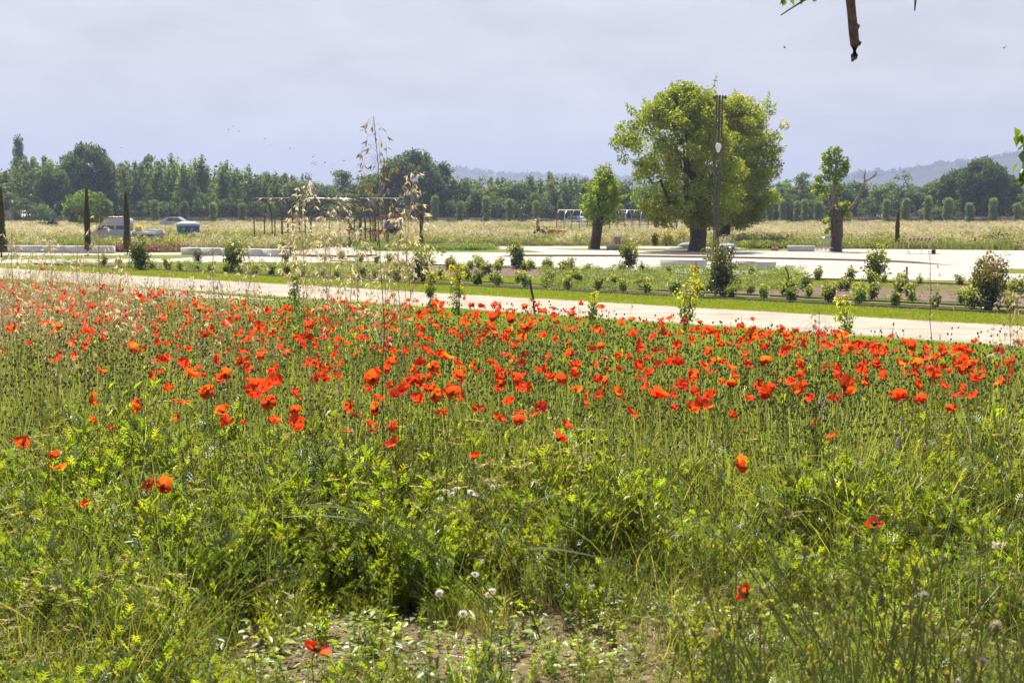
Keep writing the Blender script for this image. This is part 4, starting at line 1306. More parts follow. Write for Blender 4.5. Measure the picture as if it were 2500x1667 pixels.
for a, b in (((-5.3, .8), (-2.6, .4)), ((3.0, .4), (6.1, .8))):
    mb = MB(); mb.tube([(*a, Hh - .02), (*b, Hh - .02)], .06, 6); part('ridge_pipe', mb, M['steel'], t)
for dx in (-2.6, 2.6):
    for z in (Hh * .3, Hh * .52):
        mb = MB(); mb.tube([(dx - .2, -1.8, z), (dx + 1.4, 2.7, z)], .03, 5); part('rail', mb, M['steel'], t)
mb = MB(); mb.tube([(-5.6, .7, .9), (-2.8, -1.5, .9)], .03, 5); part('rail', mb, M['steel'], t)
mb = MB(); mb.tube([(-.2, -1.8, Hh), (1.4, 2.7, Hh)], .045, 5); part('ridge_pipe', mb, M['steel'], t)

pg = AT(1502, 560, 172)
t = thing('pergola', 'long low silver pergola of many arches behind the small mulberry', 'pergola', (pg.x, 172, 0))
Hh = EYE + (HOR - 513.5) / FPX * 172
xa, xb = (1363 - 1502) / FPX * 172, (1640 - 1502) / FPX * 172
na_ = 16
for q in range(na_):
    x = xa + (xb - xa) * q / (na_ - 1)
    mb = MB(); mb.tube(turn(arch_pts(2.6, Hh, 14, leg=Hh * .62), R(68), (x + .3, .6)), .045, 5); part('arch', mb, M['silver' if q % 2 else 'steel'], t)
mb = MB(); mb.tube([(xa, .5, Hh), (xb + .6, .5, Hh)], .055, 6); part('ridge_pipe', mb, M['silver'], t)
for y in (-.7, 1.8):
    mb = MB(); mb.tube([(xa, y, Hh * .4), (xb, y, Hh * .4)], .025, 5); part('rail', mb, M['steel'], t)

# ------------------------------------------------------------------ plaza furniture
def block_bench(label, pl, pr, top_l, n, depth=.55, slant=.06, group='white stone benches'):
    a, b = G(*pl), G(*pr)
    h = (pl[1] - top_l) / FPX * a.y
    ang = math.atan2(b.y - a.y, b.x - a.x)
    Lb = (b - a).length
    t = thing('stone_bench', label, 'bench', a, ang, group)
    for i in range(n):
        x0, x1 = Lb * i / n + .006 * (i > 0), Lb * (i + 1) / n - .006
        e0 = slant if i == 0 else 0
        e1 = slant if i == n - 1 else 0
        bv = .02
        mb = MB()
        V = [(x0 + e0, .03, -.02), (x1 - e1, .03, -.02), (x1 - e1, depth, -.02), (x0 + e0, depth, -.02),
             (x0, 0, h - bv), (x1, 0, h - bv), (x1, depth, h - bv), (x0, depth, h - bv),
             (x0 + bv, bv, h), (x1 - bv, bv, h), (x1 - bv, depth - bv, h), (x0 + bv, depth - bv, h)]
        F = []
        for r_ in (0, 4):
            for q in range(4):
                F.append((r_ + q, r_ + (q + 1) % 4, r_ + 4 + (q + 1) % 4, r_ + 4 + q))
        F.append((8, 9, 10, 11))
        mb.add(V, F)
        part('block', mb, M['white'], t)
    return t
block_bench('longest white stone bench behind the dry oats at far left', (-60, 616), (271, 619), 599, 6, slant=0)
block_bench('long white stone bench right of the purple groundcover', (441, 622), (692, 628), 604.5, 5, slant=.03)
block_bench('white stone bench left of the lamp post, ends slanting', (1609, 654), (1712, 657.5), 632, 1, slant=.14)
block_bench('white stone bench right of the dark shrub before the lamp', (1775, 658), (1881, 661.5), 636.5, 1, slant=.14)
block_bench('low white stone bench left of the pollarded tree', (1921, 614), (1989, 614.5), 600, 1, slant=.04)
p = G(1501, 609)
t = thing('round_bench', 'round white stone seat beside the small mulberry', 'bench', p)
mb = MB(); mb.lathe((0, .4, 0), [(.48, -.02), (.56, .05), (.62, .28), (.60, .32), (.02, .33)], 28); part('seat', mb, M['white'], t, True)
p = G(1507, 602)
t = thing('brick_pier', 'small brick pier behind the round white seat', 'pier', p)
for i in range(7):
    mb = MB(); mb.box((0, 0, .05 + i * .1), (.52 - .01 * (i % 2), .52 - .01 * (i % 2), .092)); part('brick_course', mb, M['brick'], t)
mb = MB(); mb.box((0, 0, .76), (.66, .66, .1)); part('cap', mb, M['basin'], t)

# lamp post of bundled rods
p = G(1746, 652)
k = 1 / FPX * p.y
def lz(y):
    return (652 - y) * k
t = thing('lamp_post', 'very tall lamp post of bundled dark rods with a clear bulb', 'lamp post', p)
for i, a in enumerate((R(45), R(135), R(225), R(315))):
    d = np.array([math.cos(a), math.sin(a)])
    P = []
    for y, r_ in ((654, .15), (560, .15), (470, .16), (430, .20), (375, .34), (352, .36), (338, .26), (330, .20), (300, .19), (238, .19)):
        P.append((d[0] * r_ + (652 - y) * k * .0021 * 6.5, d[1] * r_, lz(y)))
    mb = MB(); mb.tube(P, .024, 6); part('rod', mb, M['steel'], t)
mb = MB(); mb.tube([(.0 + lz(y) * .0136, 0, lz(y)) for y in (654, 560, 460, 425)], .045, 8); part('core_pole', mb, M['steel'], t)
mb = MB(); mb.tube([(lz(y) * .0136, 0, lz(y)) for y in (238, 290, 345, 352)], [.06, .06, .055, .04], 8); part('lamp_stem', mb, M['steel'], t)
mb = MB(); mb.lathe((lz(362) * .0136, 0, lz(375)), [(.01, 0), (.06, .02), (.08, .12), (.15, .25), (.14, .38), (.07, .46)], 14); part('bulb', mb, M['bulb'], t, True)
for s in (-1, 1):
    mb = MB(); mb.box((lz(240) * .0136 + s * .26, 0, lz(243)), (.14, .14, .16)); part('spotlight', mb, M['steel'], t)
for y in (290, 425, 560):
    mb = MB(); mb.lathe((lz(y) * .0136, 0, lz(y)), [(.05, -.05), (.2, -.05), (.2, .05), (.05, .05)], 10); part('collar', mb, M['steel'], t)

# barriers, cones and small things on the plaza
p = G(2030, 614.5)
t = thing('crowd_barrier', 'grey steel crowd barrier with white plate before the pollard trunk', 'barrier', p, R(-8))
w, h = 1.35, .98
mb = MB()
mb.tube([(-w / 2, 0, .25), (-w / 2, 0, h - .08), (-w / 2 + .08, 0, h), (w / 2 - .08, 0, h), (w / 2, 0, h - .08), (w / 2, 0, .25), (-w / 2, 0, .25)], .022, 6)
part('frame', mb, M['silver'], t)
for i in range(12):
    x = -w / 2 + w * (i + 1) / 13
    mb = MB(); mb.tube([(x, 0, .25), (x, 0, h)], .010, 5); part('bar', mb, M['silver'], t)
for s in (-1, 1):
    mb = MB(); mb.tube([(s * w * .33 - .18, -.2, .0), (s * w * .33, 0, .25), (s * w * .33 + .16, .2, .0)], .02, 6); part('foot', mb, M['silver'], t)
mb = MB(); mb.box((0, -.03, h - .14), (w * .86, .012, .2)); part('plate', mb, M['white'], t)
p = G(2012, 615.5)
t = thing('folding_barrier', 'low pale trestle lying folded beside the white bench', 'barrier', p, R(-4))
mb = MB()
for i in range(4):
    mb.tube([(-.55 + .28 * i, 0, .02), (-.35 + .28 * i, .1, .30)], .018, 5)
    mb.tube([(-.35 + .28 * i, 0, .02), (-.55 + .28 * i, .1, .30)], .018, 5)
mb.tube([(-.62, .1, .3), (.6, .1, .3)], .02, 5)
part('frame', mb, M['silver'], t)
p = G(2243, 621)
t = thing('striped_barrier', 'red and white striped barrier board on thin legs on the plaza', 'barrier', p, R(-4))
w = 1.35
for i in range(11):
    x0 = -w / 2 + w * i / 11
    x1 = x0 + w / 11
    z0, z1, sk = .86, 1.07, .09
    mb = MB()
    mb.add([(x0, -.02, z0), (x1, -.02, z0), (min(x1 + sk, w / 2 + .09), -.02, z1), (x0 + sk, -.02, z1), (x0, .02, z0), (x1, .02, z0), (min(x1 + sk, w / 2 + .09), .02, z1), (x0 + sk, .02, z1)],
           [(0, 1, 2, 3), (5, 4, 7, 6), (0, 4, 5, 1), (3, 2, 6, 7), (0, 3, 7, 4), (1, 5, 6, 2)])
    part('stripe', mb, M['red' if i % 2 == 0 else 'white'], t)
for x in (-.66, .18, .64):
    mb = MB(); mb.tube([(x, .03, .05), (x, .03, .9)], .018, 6); part('leg', mb, M['silver'], t)
for x in (-.7, .68):
    mb = MB(); mb.tube([(x - .22, -.15, .02), (x - .1, 0, .16), (x + .1, 0, .16), (x + .22, .15, .02)], .02, 6); part('foot', mb, M['silver'], t)
mb = MB(); mb.tube([(-.9, 0, .02), (.9, 0, .02)], .018, 5); part('base_bar', mb, M['silver'], t)
p = G(2279, 621)
t = thing('ground_spotlight', 'small dark floodlight on a flat plate right of the striped barrier', 'floodlight', p)
mb = MB(); mb.box((0, 0, .02), (.7, .3, .03)); part('plate', mb, M['basin'], t)
mb = MB(); mb.lathe((0, 0, .03), [(.14, 0), (.14, .22), (.1, .28), (.02, .28)], 10); part('lamp_head', mb, M['rubber'], t)
for i, (px, lab) in enumerate([(1887, 'left one of two small traffic cones near the pollard bench'), (1896, 'right one of two small traffic cones near the pollard bench')]):
    p = G(px, 612.5)
    t = thing('traffic_cone', lab, 'cone', p, 0, 'traffic cones')
    mb = MB(); mb.box((0, 0, .015), (.32, .32, .03)); part('base', mb, M['rubber'], t)
    mb = MB(); mb.lathe((0, 0, .03), [(.13, 0), (.03, .45), (.01, .46)], 12); part('cone', mb, M['red'], t)
    mb = MB(); mb.lathe((0, 0, .03), [(.105, .14), (.075, .26)], 12); part('band', mb, M['white'], t)
def stake(label, pa, pb, mat, r, D=None, name='stake', mid=None):
    a = G(*pa)
    b = AT(*pb, a.y)
    P = [(0, 0, -.05)] + ([] if mid is None else [tuple(AT(*q, a.y) - a) for q in mid]) + [tuple(b - a)]
    if mid is None:
        P.insert(1, tuple((b - a) * .5 + Vector((.01, 0, 0))))
    mb = MB()
    mb.tube(P, r, 6)
    mb.tube([P[-1], (P[-1][0], P[-1][1], P[-1][2] + .01)], r * 1.15, 6)
    tag(obj(name, mb.mesh(name, M[mat]), None, a), label, name.replace('_', ' '))
stake('dark green stake rising behind the tallest poppies near the path', (1306, 768), (1294, 683), 'hose', .035, mid=[(1302, 730), (1296, 700)])
stake('black hose end arching over the rose bed', (1405, 683), (1370, 641), 'hose', .022, name='irrigation_hose', mid=[(1404, 668), (1398, 655), (1388, 645)])
stake('bent dark hose standing between the roses', (1925, 693), (1917, 653), 'hose', .03, name='irrigation_hose', mid=[(1925, 675), (1921, 660)])
stake('straight dark stake in the rose bed', (2212, 703), (2214, 652), 'steel', .035)
stake('thin dark post at the right meadow edge', (2380, 606), (2380, 580), 'steel', .05)
stake('leaning rusty rod on the plaza', (1829, 611), (1834, 595), 'corten', .02)
p = G(2114, 826, .3)
mb = MB()
an = np.linspace(0.2, math.pi - .1, 10)
mb.tube([(math.cos(a) * .16, 0, math.sin(a) * .14) for a in an], .035, 8)
tag(obj('drain_pipe', mb.mesh('drain_pipe', M['basin']), None, (on_s(2114, 25).x, on_s(2114, 25).y, float(field_z(on_s(2114, 25).x, on_s(2114, 25).y)))), 'curved grey pipe end at the near path edge', 'pipe')

# ------------------------------------------------------------------ shrubs and roses in the beds
LA, YT = (0.075, 0.105, 0.036), (0.27, 0.31, 0.03)
shrub_at('laurel_shrub', 'large dark glossy shrub in front of the lamp post', 1768, 725, 594, 92, 700, LA, .085, 1500, mat='gloss', tip=(0.15, 0.18, 0.035))
shrub_at('laurel_shrub', 'large dark glossy shrub with bronze tips near the right edge', 2420, 758, 610, 96, 701, LA, .075, 1700, mat='gloss', tip=(0.20, 0.16, 0.04))
shrub_at('laurel_shrub', 'leafy shrub standing on the plaza edge below the pollard', 2134, 687, 604, 68, 702, (0.10, 0.145, 0.035), .10, 900, mat='gloss', tip=YT)
shrub_at('laurel_shrub', 'leafy shrub with bright top below the round white seat', 1536, 662, 585, 46, 703, (0.085, 0.135, 0.03), .11, 760, mat='gloss', tip=(0.20, 0.24, 0.025))
shrub_at('laurel_shrub', 'leafy shrub at the bed edge below the orange mower', 1262, 657, 590, 44, 704, (0.10, 0.155, 0.035), .11, 700, mat='gloss', tip=(0.17, 0.22, 0.03))
shrub_at('laurel_shrub', 'leafy shrub with yellow-green top right of the tallest oat', 1030, 692, 585, 66, 705, (0.09, 0.14, 0.03), .09, 1100, mat='gloss', tip=YT)
shrub_at('laurel_shrub', 'bushy shrub left of the dry oats below the second bench', 566, 664, 588, 62, 706, (0.10, 0.155, 0.038), .11, 900, mat='gloss', tip=(0.19, 0.24, 0.03))
shrub_at('laurel_shrub', 'bright green bushy shrub right of the cypress', 343, 660, 584, 46, 707, (0.115, 0.175, 0.038), .11, 900, mat='gloss', tip=(0.20, 0.26, 0.03))
shrub_at('grey_shrub', 'small grey dry shrub before the second white bench', 482, 645, 612, 26, 708, (0.10, 0.10, 0.07), .07, 220)
shrub_at('grey_shrub', 'small grey-leaved shrub at the second bench end', 697, 640, 612, 26, 709, (0.10, 0.10, 0.07), .07, 220)
for i, (px, top, w, lab) in enumerate([(724, 614, 46, 'young yellow-green sapling by the near path edge, left of the oats'), (1054, 652, 40, 'left one of two bright saplings below the leafy shrub'), (1116, 630, 54, 'right one of two bright saplings, larger, by the near path edge'),
                                      (1446, 712, 34, 'small thin sapling standing behind the poppies mid-path'), (1676, 640, 70, 'tall bright yellow-green sapling by the near path edge'), (2066, 690, 60, 'thin leggy sapling at the near path edge on the right')]):
    q = on_s(px, 27.0)
    by = HOR + EYE * FPX / q.y
    shrub_at('young_sapling', lab, px, by, top, w, 720 + i, (0.21, 0.27, 0.04), .065, 330 if i not in (3, 5) else 200, 'saplings along the near path edge', tip=(0.38, 0.40, 0.03), shape='sapling', cat='sapling')

def rose(seed, tall):
    rng = np.random.default_rng(seed)
    mb = MB()
    h = tall
    for i in range(6):
        a = rng.uniform(0, 6.28)
        e = np.array([math.cos(a) * h * .4 * rng.random(), math.sin(a) * h * .4 * rng.random(), h * rng.uniform(.6, 1.05)])
        mb.tube(wander(rng, (0, 0, -.02), e, 4, .05), [.008, .007, .006, .004], 4, (0.09, 0.09, 0.04))
        for q in (.45, .75, 1.0):
            clump_leaves(mb, rng, e * q + rng.normal(size=3) * .03, np.array([.11, .11, .09]) * h / .45, 14, .075 * h / .45, (0.13, 0.185, 0.045) if q < .9 else (0.22, 0.25, 0.06), .3, .1, .1)
    return mb.mesh('rose_bush', M['leaf'])
ROSE = [rose(740 + i, .42 + .05 * (i % 3)) for i in range(5)]
rr = random.Random(12)
def roses(seq, where, group):
    for i, (x, y) in enumerate(seq):
        o = obj('rose_bush', ROSE[rr.randrange(5)], None, (x, y, 0), rr.uniform(0, 6.28), rr.uniform(.75, 1.25))
        tag(o, f'{ordinal(i + 1)} young rose bush from the left {where}', 'rose bush', group)
roses([ST(37.95 + rr.uniform(-.15, .15), tt) for tt in np.arange(-64, -12, 1.15)], 'in the row nearest the footpath', 'roses in the nearest row')
roses([ST(40.25 + rr.uniform(-.15, .15), tt) for tt in np.arange(-45, -12, 1.5)], 'in the second row from the footpath', 'roses in the second row')
roses([ST(50.4 + rr.uniform(-.25, .25), tt) for tt in np.arange(-62, -20, 1.5)], 'in the row along the plaza edge', 'roses along the plaza edge')
seq = sorted([(rr.uniform(930, 1480), rr.uniform(654, 672)) for _ in range(22)])
roses([G(a, b)[:2] for a, b in seq], 'in the left mulch bed', 'roses in the left mulch bed')
seq = sorted([(rr.uniform(1880, 2500), rr.uniform(700, 735)) for _ in range(18)])
roses([G(a, b)[:2] for a, b in seq], 'in the right mulch bed', 'roses in the right mulch bed')
HERB = [herb(760, .45, .5, 90, (0.14, 0.20, 0.05), .07), herb(761, .5, .5, 90, (0.17, 0.215, 0.06), .065), tuft(762, 40, .5, .16, .016, (0.18, 0.25, 0.05)).mesh('herb', M['leaf']), herb(763, .35, .6, 90, (0.19, 0.225, 0.09), .06)]
rng = np.random.default_rng(765)
pts = []
for _ in range(900):
    pts.append(G(rng.uniform(1330, 1960), rng.uniform(658, 712))[:])
for _ in range(420):
    px = rng.uniform(120, 1000)
    pts.append(G(px, rng.uniform(np.interp(px, [120, 1000], [646, 652]), np.interp(px, [120, 1000], [656, 684])))[:])
pts = np.array([p for p in pts if S_of(p[0], p[1]) > 37.6])
n = len(pts)
scatter('bed_herbs', 'mixed green herbs filling the beds between the roses', 'herbs', pts, rng.uniform(0, 6.28, n), rng.uniform(.35, .85, n), rng.integers(0, 4, n), HERB)
# mown turf: short blades
TURF = [tuft(770 + i, 34, .075, .09, .008, (0.20, 0.25, 0.018), 0, .35, 2).mesh('turf', M['leaf']) for i in range(3)]
s = rng.uniform(33.8, 37.4, 11000)
tt = rng.uniform(-66, -12, 11000)
P = np.c_[s * NX + tt * NY, s * NY - tt * NX, np.full(11000, -.008)]
P2 = np.c_[rng.uniform(10.2, 28.3, 9000), rng.uniform(-30, -1, 9000)]
P2 = np.c_[P2[:, 0] * NX + P2[:, 1] * NY, P2[:, 0] * NY - P2[:, 1] * NX]
P2 = np.c_[P2, field_z(P2[:, 0], P2[:, 1])]
s3 = rng.uniform(38.5, 50.8, 9000)
t3 = rng.uniform(-60, -14, 9000)
P3 = np.c_[s3 * NX + t3 * NY, s3 * NY - t3 * NX, np.full(9000, -.008)]
q3x = 1250 + FPX * P3[:, 0] / P3[:, 1]
q3y = HOR + EYE * FPX / P3[:, 1]
P3 = P3[~((q3x > 1330) & (S_of(P3[:, 0], P3[:, 1]) < 46.3)) & ~((q3x < 1500) & (q3x > 900) & (q3y < 676))]
n4 = 2600
s4 = np.where(rng.random(n4) < .5, 28.2 - np.abs(rng.normal(0, .16, n4)) + .16, 33.86 + np.abs(rng.normal(0, .16, n4)) - .18)
t4 = rng.uniform(-66, -8, n4)
P4 = np.c_[s4 * NX + t4 * NY, s4 * NY - t4 * NX, np.full(n4, .0)]
P = np.vstack([P, P2, P3, P4])
n = len(P)
scatter('mown_grass', 'short bright green mown grass beside the footpath', 'grass', P, rng.uniform(0, 6.28, n), rng.uniform(.8, 1.5, n), rng.integers(0, 3, n), TURF)

# ------------------------------------------------------------------ the flower field
def jitter_col(rng, base, n, v=.22, h=.08):
    c = np.array(base) * rng.uniform(1 - v, 1 + v, (n, 1)) * np.c_[1 + rng.normal(0, h, n), np.ones(n), 1 + rng.normal(0, h, n)]
    return np.clip(c, .004, .95)
def lobed_leaves(mb, rng, P, D, N, ln, wd, base, v=.25):
    """toothed, cut leaf: a midrib with pairs of narrow lobes and a tip"""
    n = len(P)
    D = nrm(D)
    S = nrm(np.cross(D, N))
    col = jitter_col(rng, base, n, v)
    for f in (.28, .52, .74):
        C = P + D * (ln * f)[:, None]
        for sg in (-1, 1):
            mb.leaves(C, D * 1.1 + S * sg, N, wd * (1.1 - .7 * abs(f - .45)), wd * .34, col, .1)
    mb.leaves(P, D, N, ln, wd * .36, col, .15)
def weed(seed, h, n_stem, base, leaf=.075, lobed=True, per=13, tipc=None):
    rng = np.random.default_rng(seed)
    mb = MB()
    for s in range(n_stem):
        a = rng.uniform(0, 6.28)
        b0 = np.array([rng.normal(0, .035), rng.normal(0, .035), -.02])
        e = b0 + np.array([math.cos(a), math.sin(a), 0]) * h * rng.uniform(.03, .30) + np.array([0, 0, h * rng.uniform(.6, 1.1)])
        P = wander(rng, b0, e, 5, .05)
        mb.tube(P, np.linspace(.0035, .0015, 5), 3, np.array(base) * [1.1, 1.0, 1.1], False)
        k = np.sort(rng.uniform(.08, 1, per))
        Q = np.stack([np.interp(k, np.linspace(0, 1, 5), P[:, i]) for i in range(3)], 1)
        aa = rng.uniform(0, 6.28, per)
        D = np.c_[np.cos(aa), np.sin(aa), rng.uniform(.3, 1.6, per) + k * .7]
        N = np.c_[-np.cos(aa) * .9, -np.sin(aa) * .5, np.ones(per)] + rng.normal(0, .35, (per, 3))
        ln = leaf * rng.uniform(.6, 1.4, per) * (1.25 - .6 * k)
        bc = np.array(base) if tipc is None else None
        if lobed:
            lobed_leaves(mb, rng, Q, D, N, ln, ln * .42, base)
        else:
            mb.leaves(Q, D, N, ln, ln * .40, jitter_col(rng, base, per))
        if tipc is not None:
            m = 4
            mb.leaves(np.repeat(P[-1:], m, 0), rng.normal(size=(m, 3)) + [0, 0, 1], rng.normal(size=(m, 3)), .014, .009, np.array(tipc))
    return mb
def grass(seed, n, h, wd, base, spread=.07, lean=.35, dry=0.0):
    rng = np.random.default_rng(seed)
    mb = MB()
    P = np.c_[rng.normal(0, spread, (n, 2)), np.full(n, -.02)]
    D = np.c_[rng.normal(0, .22, (n, 2)), np.ones(n)]
    bend = np.c_[rng.normal(0, lean, (n, 2)), -np.abs(rng.normal(0, lean * .55, n))]
    ln = h * rng.uniform(.45, 1.2, n)
    col = jitter_col(rng, base, n)
    k = int(n * dry)
    if k:
        col[:k] = jitter_col(rng, (0.42, 0.36, 0.19), k)
    mb.blades(P, D, bend, ln, wd * rng.uniform(.6, 1.3, n), col, 4)
    return mb
def capsule(mb, rng, p, r, nod, col):
    Mx = Matrix.Rotation(rng.uniform(0, 6.28), 3, 'Z') @ Matrix.Rotation(nod, 3, 'X')
    mb.lathe(p, [(r * .25, 0), (r * .8, r * .7), (r, r * 1.5), (r * .85, r * 2.2), (r * 1.05, r * 2.4), (r * .1, r * 2.55)] if nod < 1 else [(r * .2, 0), (r * .75, r * .6), (r * .85, r * 1.6), (r * .5, r * 2.5), (r * .05, r * 3.0)], 6, col, np.array(Mx))
def poppy_stalks(seed, n, h):
    """spent poppies: thin stems with seed capsules and a few nodding buds, ferny leaves below"""
    rng = np.random.default_rng(seed)
    mb = MB()
    for i in range(n):
        a = rng.uniform(0, 6.28)
        b0 = np.array([*rng.normal(0, .05, 2), -.02])
        e = b0 + np.array([math.cos(a) * .1 * rng.random(), math.sin(a) * .1 * rng.random(), h * rng.uniform(.62, 1.12)])
        P = wander(rng, b0, e, 5, .025)
        g = np.array((0.20, 0.25, 0.10)) * rng.uniform(.7, 1.25)
        mb.blades(P[:1], (P[-1] - P[0])[None], rng.normal(0, .03, (1, 3)), np.linalg.norm(P[-1] - P[0]), .0052, g, 5, .6)
        P = P + (P[:1] + 0)*0
        if rng.random() < .22:
            hook = P[-1] + np.array([[0, 0, 0], [.012, 0, .012], [.024, 0, .004], [.028, 0, -.012]])
            mb.tube(hook, .0017, 3, g, False)
            capsule(mb, rng, hook[-1], .0058, 2.7, g * .8)
        else:
            capsule(mb, rng, P[-1], rng.uniform(.0052, .0075), .25 * rng.random(), g * np.array([1.0, .95, 1.0]))
    m = 16
    a = rng.uniform(0, 6.28, m)
    Q = np.c_[rng.normal(0, .05, (m, 2)), rng.uniform(.03, h * .62, m)]
    lobed_leaves(mb, rng, Q, np.c_[np.cos(a), np.sin(a), rng.uniform(.2, 1.2, m)], np.c_[rng.normal(0, .4, (m, 2)), np.ones(m)], rng.uniform(.06, .12, m), rng.uniform(.02, .04, m), (0.115, 0.165, 0.045))
    return mb
def oat_stalk(mb, rng, base, tip, spike, pan, gold, droop=1.0, size=.024, stemr=.0016):
    """one wild oat: stem, whorls of fine branches and hanging spikelets over the top part"""
    P = wander(rng, base, tip, 9, .012)
    mb.tube(P, np.linspace(stemr * 1.25, stemr * .5, 9), 4, gold * .8, False)
    Lst = np.linalg.norm(np.asarray(tip) - np.asarray(base))
    for i in range(spike):
        f = 1 - pan / Lst * rng.uniform(0, 1) ** .9
        q = np.array([np.interp(f, np.linspace(0, 1, 9), P[:, k]) for k in range(3)])
        a = rng.uniform(0, 6.28)
        rl = rng.uniform(.02, .09) * (1.5 if stemr > .0025 else 1) * min(1.0, .25 + (1 - f) * Lst / pan * 1.1)
        d = np.array([math.cos(a), math.sin(a), 0])
        br = np.array([q, q + d * rl * .6 + [0, 0, rl * .55], q + d * rl + [0, 0, rl * .35], q + d * rl * 1.15 + [0, 0, -rl * .15 * droop]])
        mb.tube(br, .0006, 3, gold * .9, False)
        for w in range(rng.integers(2, 4)):
            D = np.array([d[0] * rng.uniform(-.1, .8) + rng.normal() * .25, d[1] * rng.uniform(-.1, .8) + rng.normal() * .25, -1.0 * droop + rng.uniform(-.2, .6)])
            mb.leaves(br[-1:] + rng.normal(0, .001, (1, 3)), D[None], rng.normal(size=(1, 3)), size * rng.uniform(.8, 1.25), size * .25, gold * rng.uniform(.85, 1.2), .3)
def oat_clump(seed, n, h, gold, spike=16):
    rng = np.random.default_rng(seed)
    mb = MB()
    for i in range(n):
        a = rng.uniform(0, 6.28)
        b0 = np.array([*rng.normal(0, .05, 2), -.02])
        oat_stalk(mb, rng, b0, b0 + np.array([math.cos(a) * .25 * rng.random(), math.sin(a) * .25 * rng.random(), h * rng.uniform(.7, 1.12)]), spike, .32, np.array(gold) * rng.uniform(.85, 1.15))
    P = np.c_[rng.normal(0, .06, (9, 2)), np.full(9, -.02)]
    mb.blades(P, np.c_[rng.normal(0, .25, (9, 2)), np.ones(9)], np.c_[rng.normal(0, .4, (9, 2)), -np.abs(rng.normal(0, .2, 9))], rng.uniform(.25, .55, 9) * h, .006, jitter_col(rng, np.array(gold) * .75, 9), 4)
    return mb
def barley(seed, n, h, base):
    rng = np.random.default_rng(seed)
    mb = MB()
    for i in range(n):
        a = rng.uniform(0, 6.28)
        d = np.array([math.cos(a), math.sin(a), 0])
        b0 = np.array([*rng.normal(0, .05, 2), -.02])
        t_ = np.linspace(0, 1, 8)
        hh = h * rng.uniform(.7, 1.1)
        P = b0 + np.c_[np.outer(t_ ** 2.2 * .28 * hh, d[:2]), t_ * hh - .10 * hh * t_ ** 4]
        c = np.array(base) * rng.uniform(.8, 1.25)
        mb.tube(P, .0014, 3, c, False)
        tip = P[-1]
        D0 = nrm(P[-1] - P[-2]) + d * .5 + [0, 0, -.9]
        for k in range(9):
            q = tip + nrm(D0) * .008 * k
            for sg in (-1, 1):
                mb.leaves(q[None], (D0 + rng.normal(size=3) * .25 + sg * np.cross(d, [0, 0, 1]) * .5)[None], rng.normal(size=(1, 3)), .022, .004, c * 1.15)
    return mb
def groundleaf(seed, base):
    rng = np.random.default_rng(seed)
    mb = MB()
    n = 26
    a = rng.uniform(0, 6.28, n)
    Q = np.c_[rng.normal(0, .06, (n, 2)), rng.uniform(.005, .09, n)]
    mb.leaves(Q, np.c_[np.cos(a), np.sin(a), rng.uniform(-.1, .5, n)], np.c_[rng.normal(0, .3, (n, 2)), np.ones(n)], rng.uniform(.02, .05, n), rng.uniform(.012, .028, n), jitter_col(rng, base, n))
    return mb
YG, MG, BG = (0.240, 0.305, 0.028), (0.170, 0.235, 0.028), (0.140, 0.190, 0.055)
K = []
def addk(*m):
    i = len(K)
    K.extend(m)
    return list(range(i, len(K)))
k_weed = addk(*[weed(800 + i, .42, 6, (YG, MG, YG, (0.20, 0.27, 0.03))[i % 4], .070, True, 15).mesh('weed', M['leaf']) for i in range(4)])
k_tall = addk(*[weed(810 + i, .56, 6, (MG, YG, BG)[i % 3], .058, i != 1, 20).mesh('weed', M['leaf']) for i in range(3)])
k_grass = addk(*[grass(820 + i, 60, .46, .0048, (MG, YG, BG, (0.17, 0.21, 0.05))[i % 4], .08, .36, .24).mesh('grass', M['leaf']) for i in range(4)])
k_thin = addk(*[grass(830 + i, 64, .54, .0036, ((0.24, 0.28, 0.075), (0.29, 0.31, 0.11), (0.21, 0.265, 0.06))[i], .08, .20, .32).mesh('grass', M['leaf']) for i in range(3)])
k_pop = addk(*[poppy_stalks(840 + i, 13, .60).mesh('poppy_stalks', M['leaf']) for i in range(5)])
k_oat = addk(*[oat_clump(850 + i, 4, .86, ((0.66, 0.57, 0.36), (0.60, 0.51, 0.30), (0.55, 0.48, 0.27))[i], 15).mesh('oats', M['straw']) for i in range(3)])
k_bar = addk(*[barley(860 + i, 9, .52, ((0.20, 0.22, 0.08), (0.33, 0.29, 0.14))[i]).mesh('barley', M['leaf']) for i in range(2)])
k_low = addk(*[groundleaf(870 + i, (YG, MG, (0.12, 0.15, 0.05))[i]).mesh('ground_leaves', M['leaf']) for i in range(3)])
k_dry = addk(*[grass(880 + i, 38, .55, .0042, ((0.40, 0.35, 0.19), (0.33, 0.31, 0.14))[i], .08, .3).mesh('dry_grass', M['straw']) for i in range(2)])
k_bright = addk(*[weed(890 + i, .62, 2, (0.24, 0.30, 0.022), .10, False, 14).mesh('weed', M['leaf']) for i in range(2)])

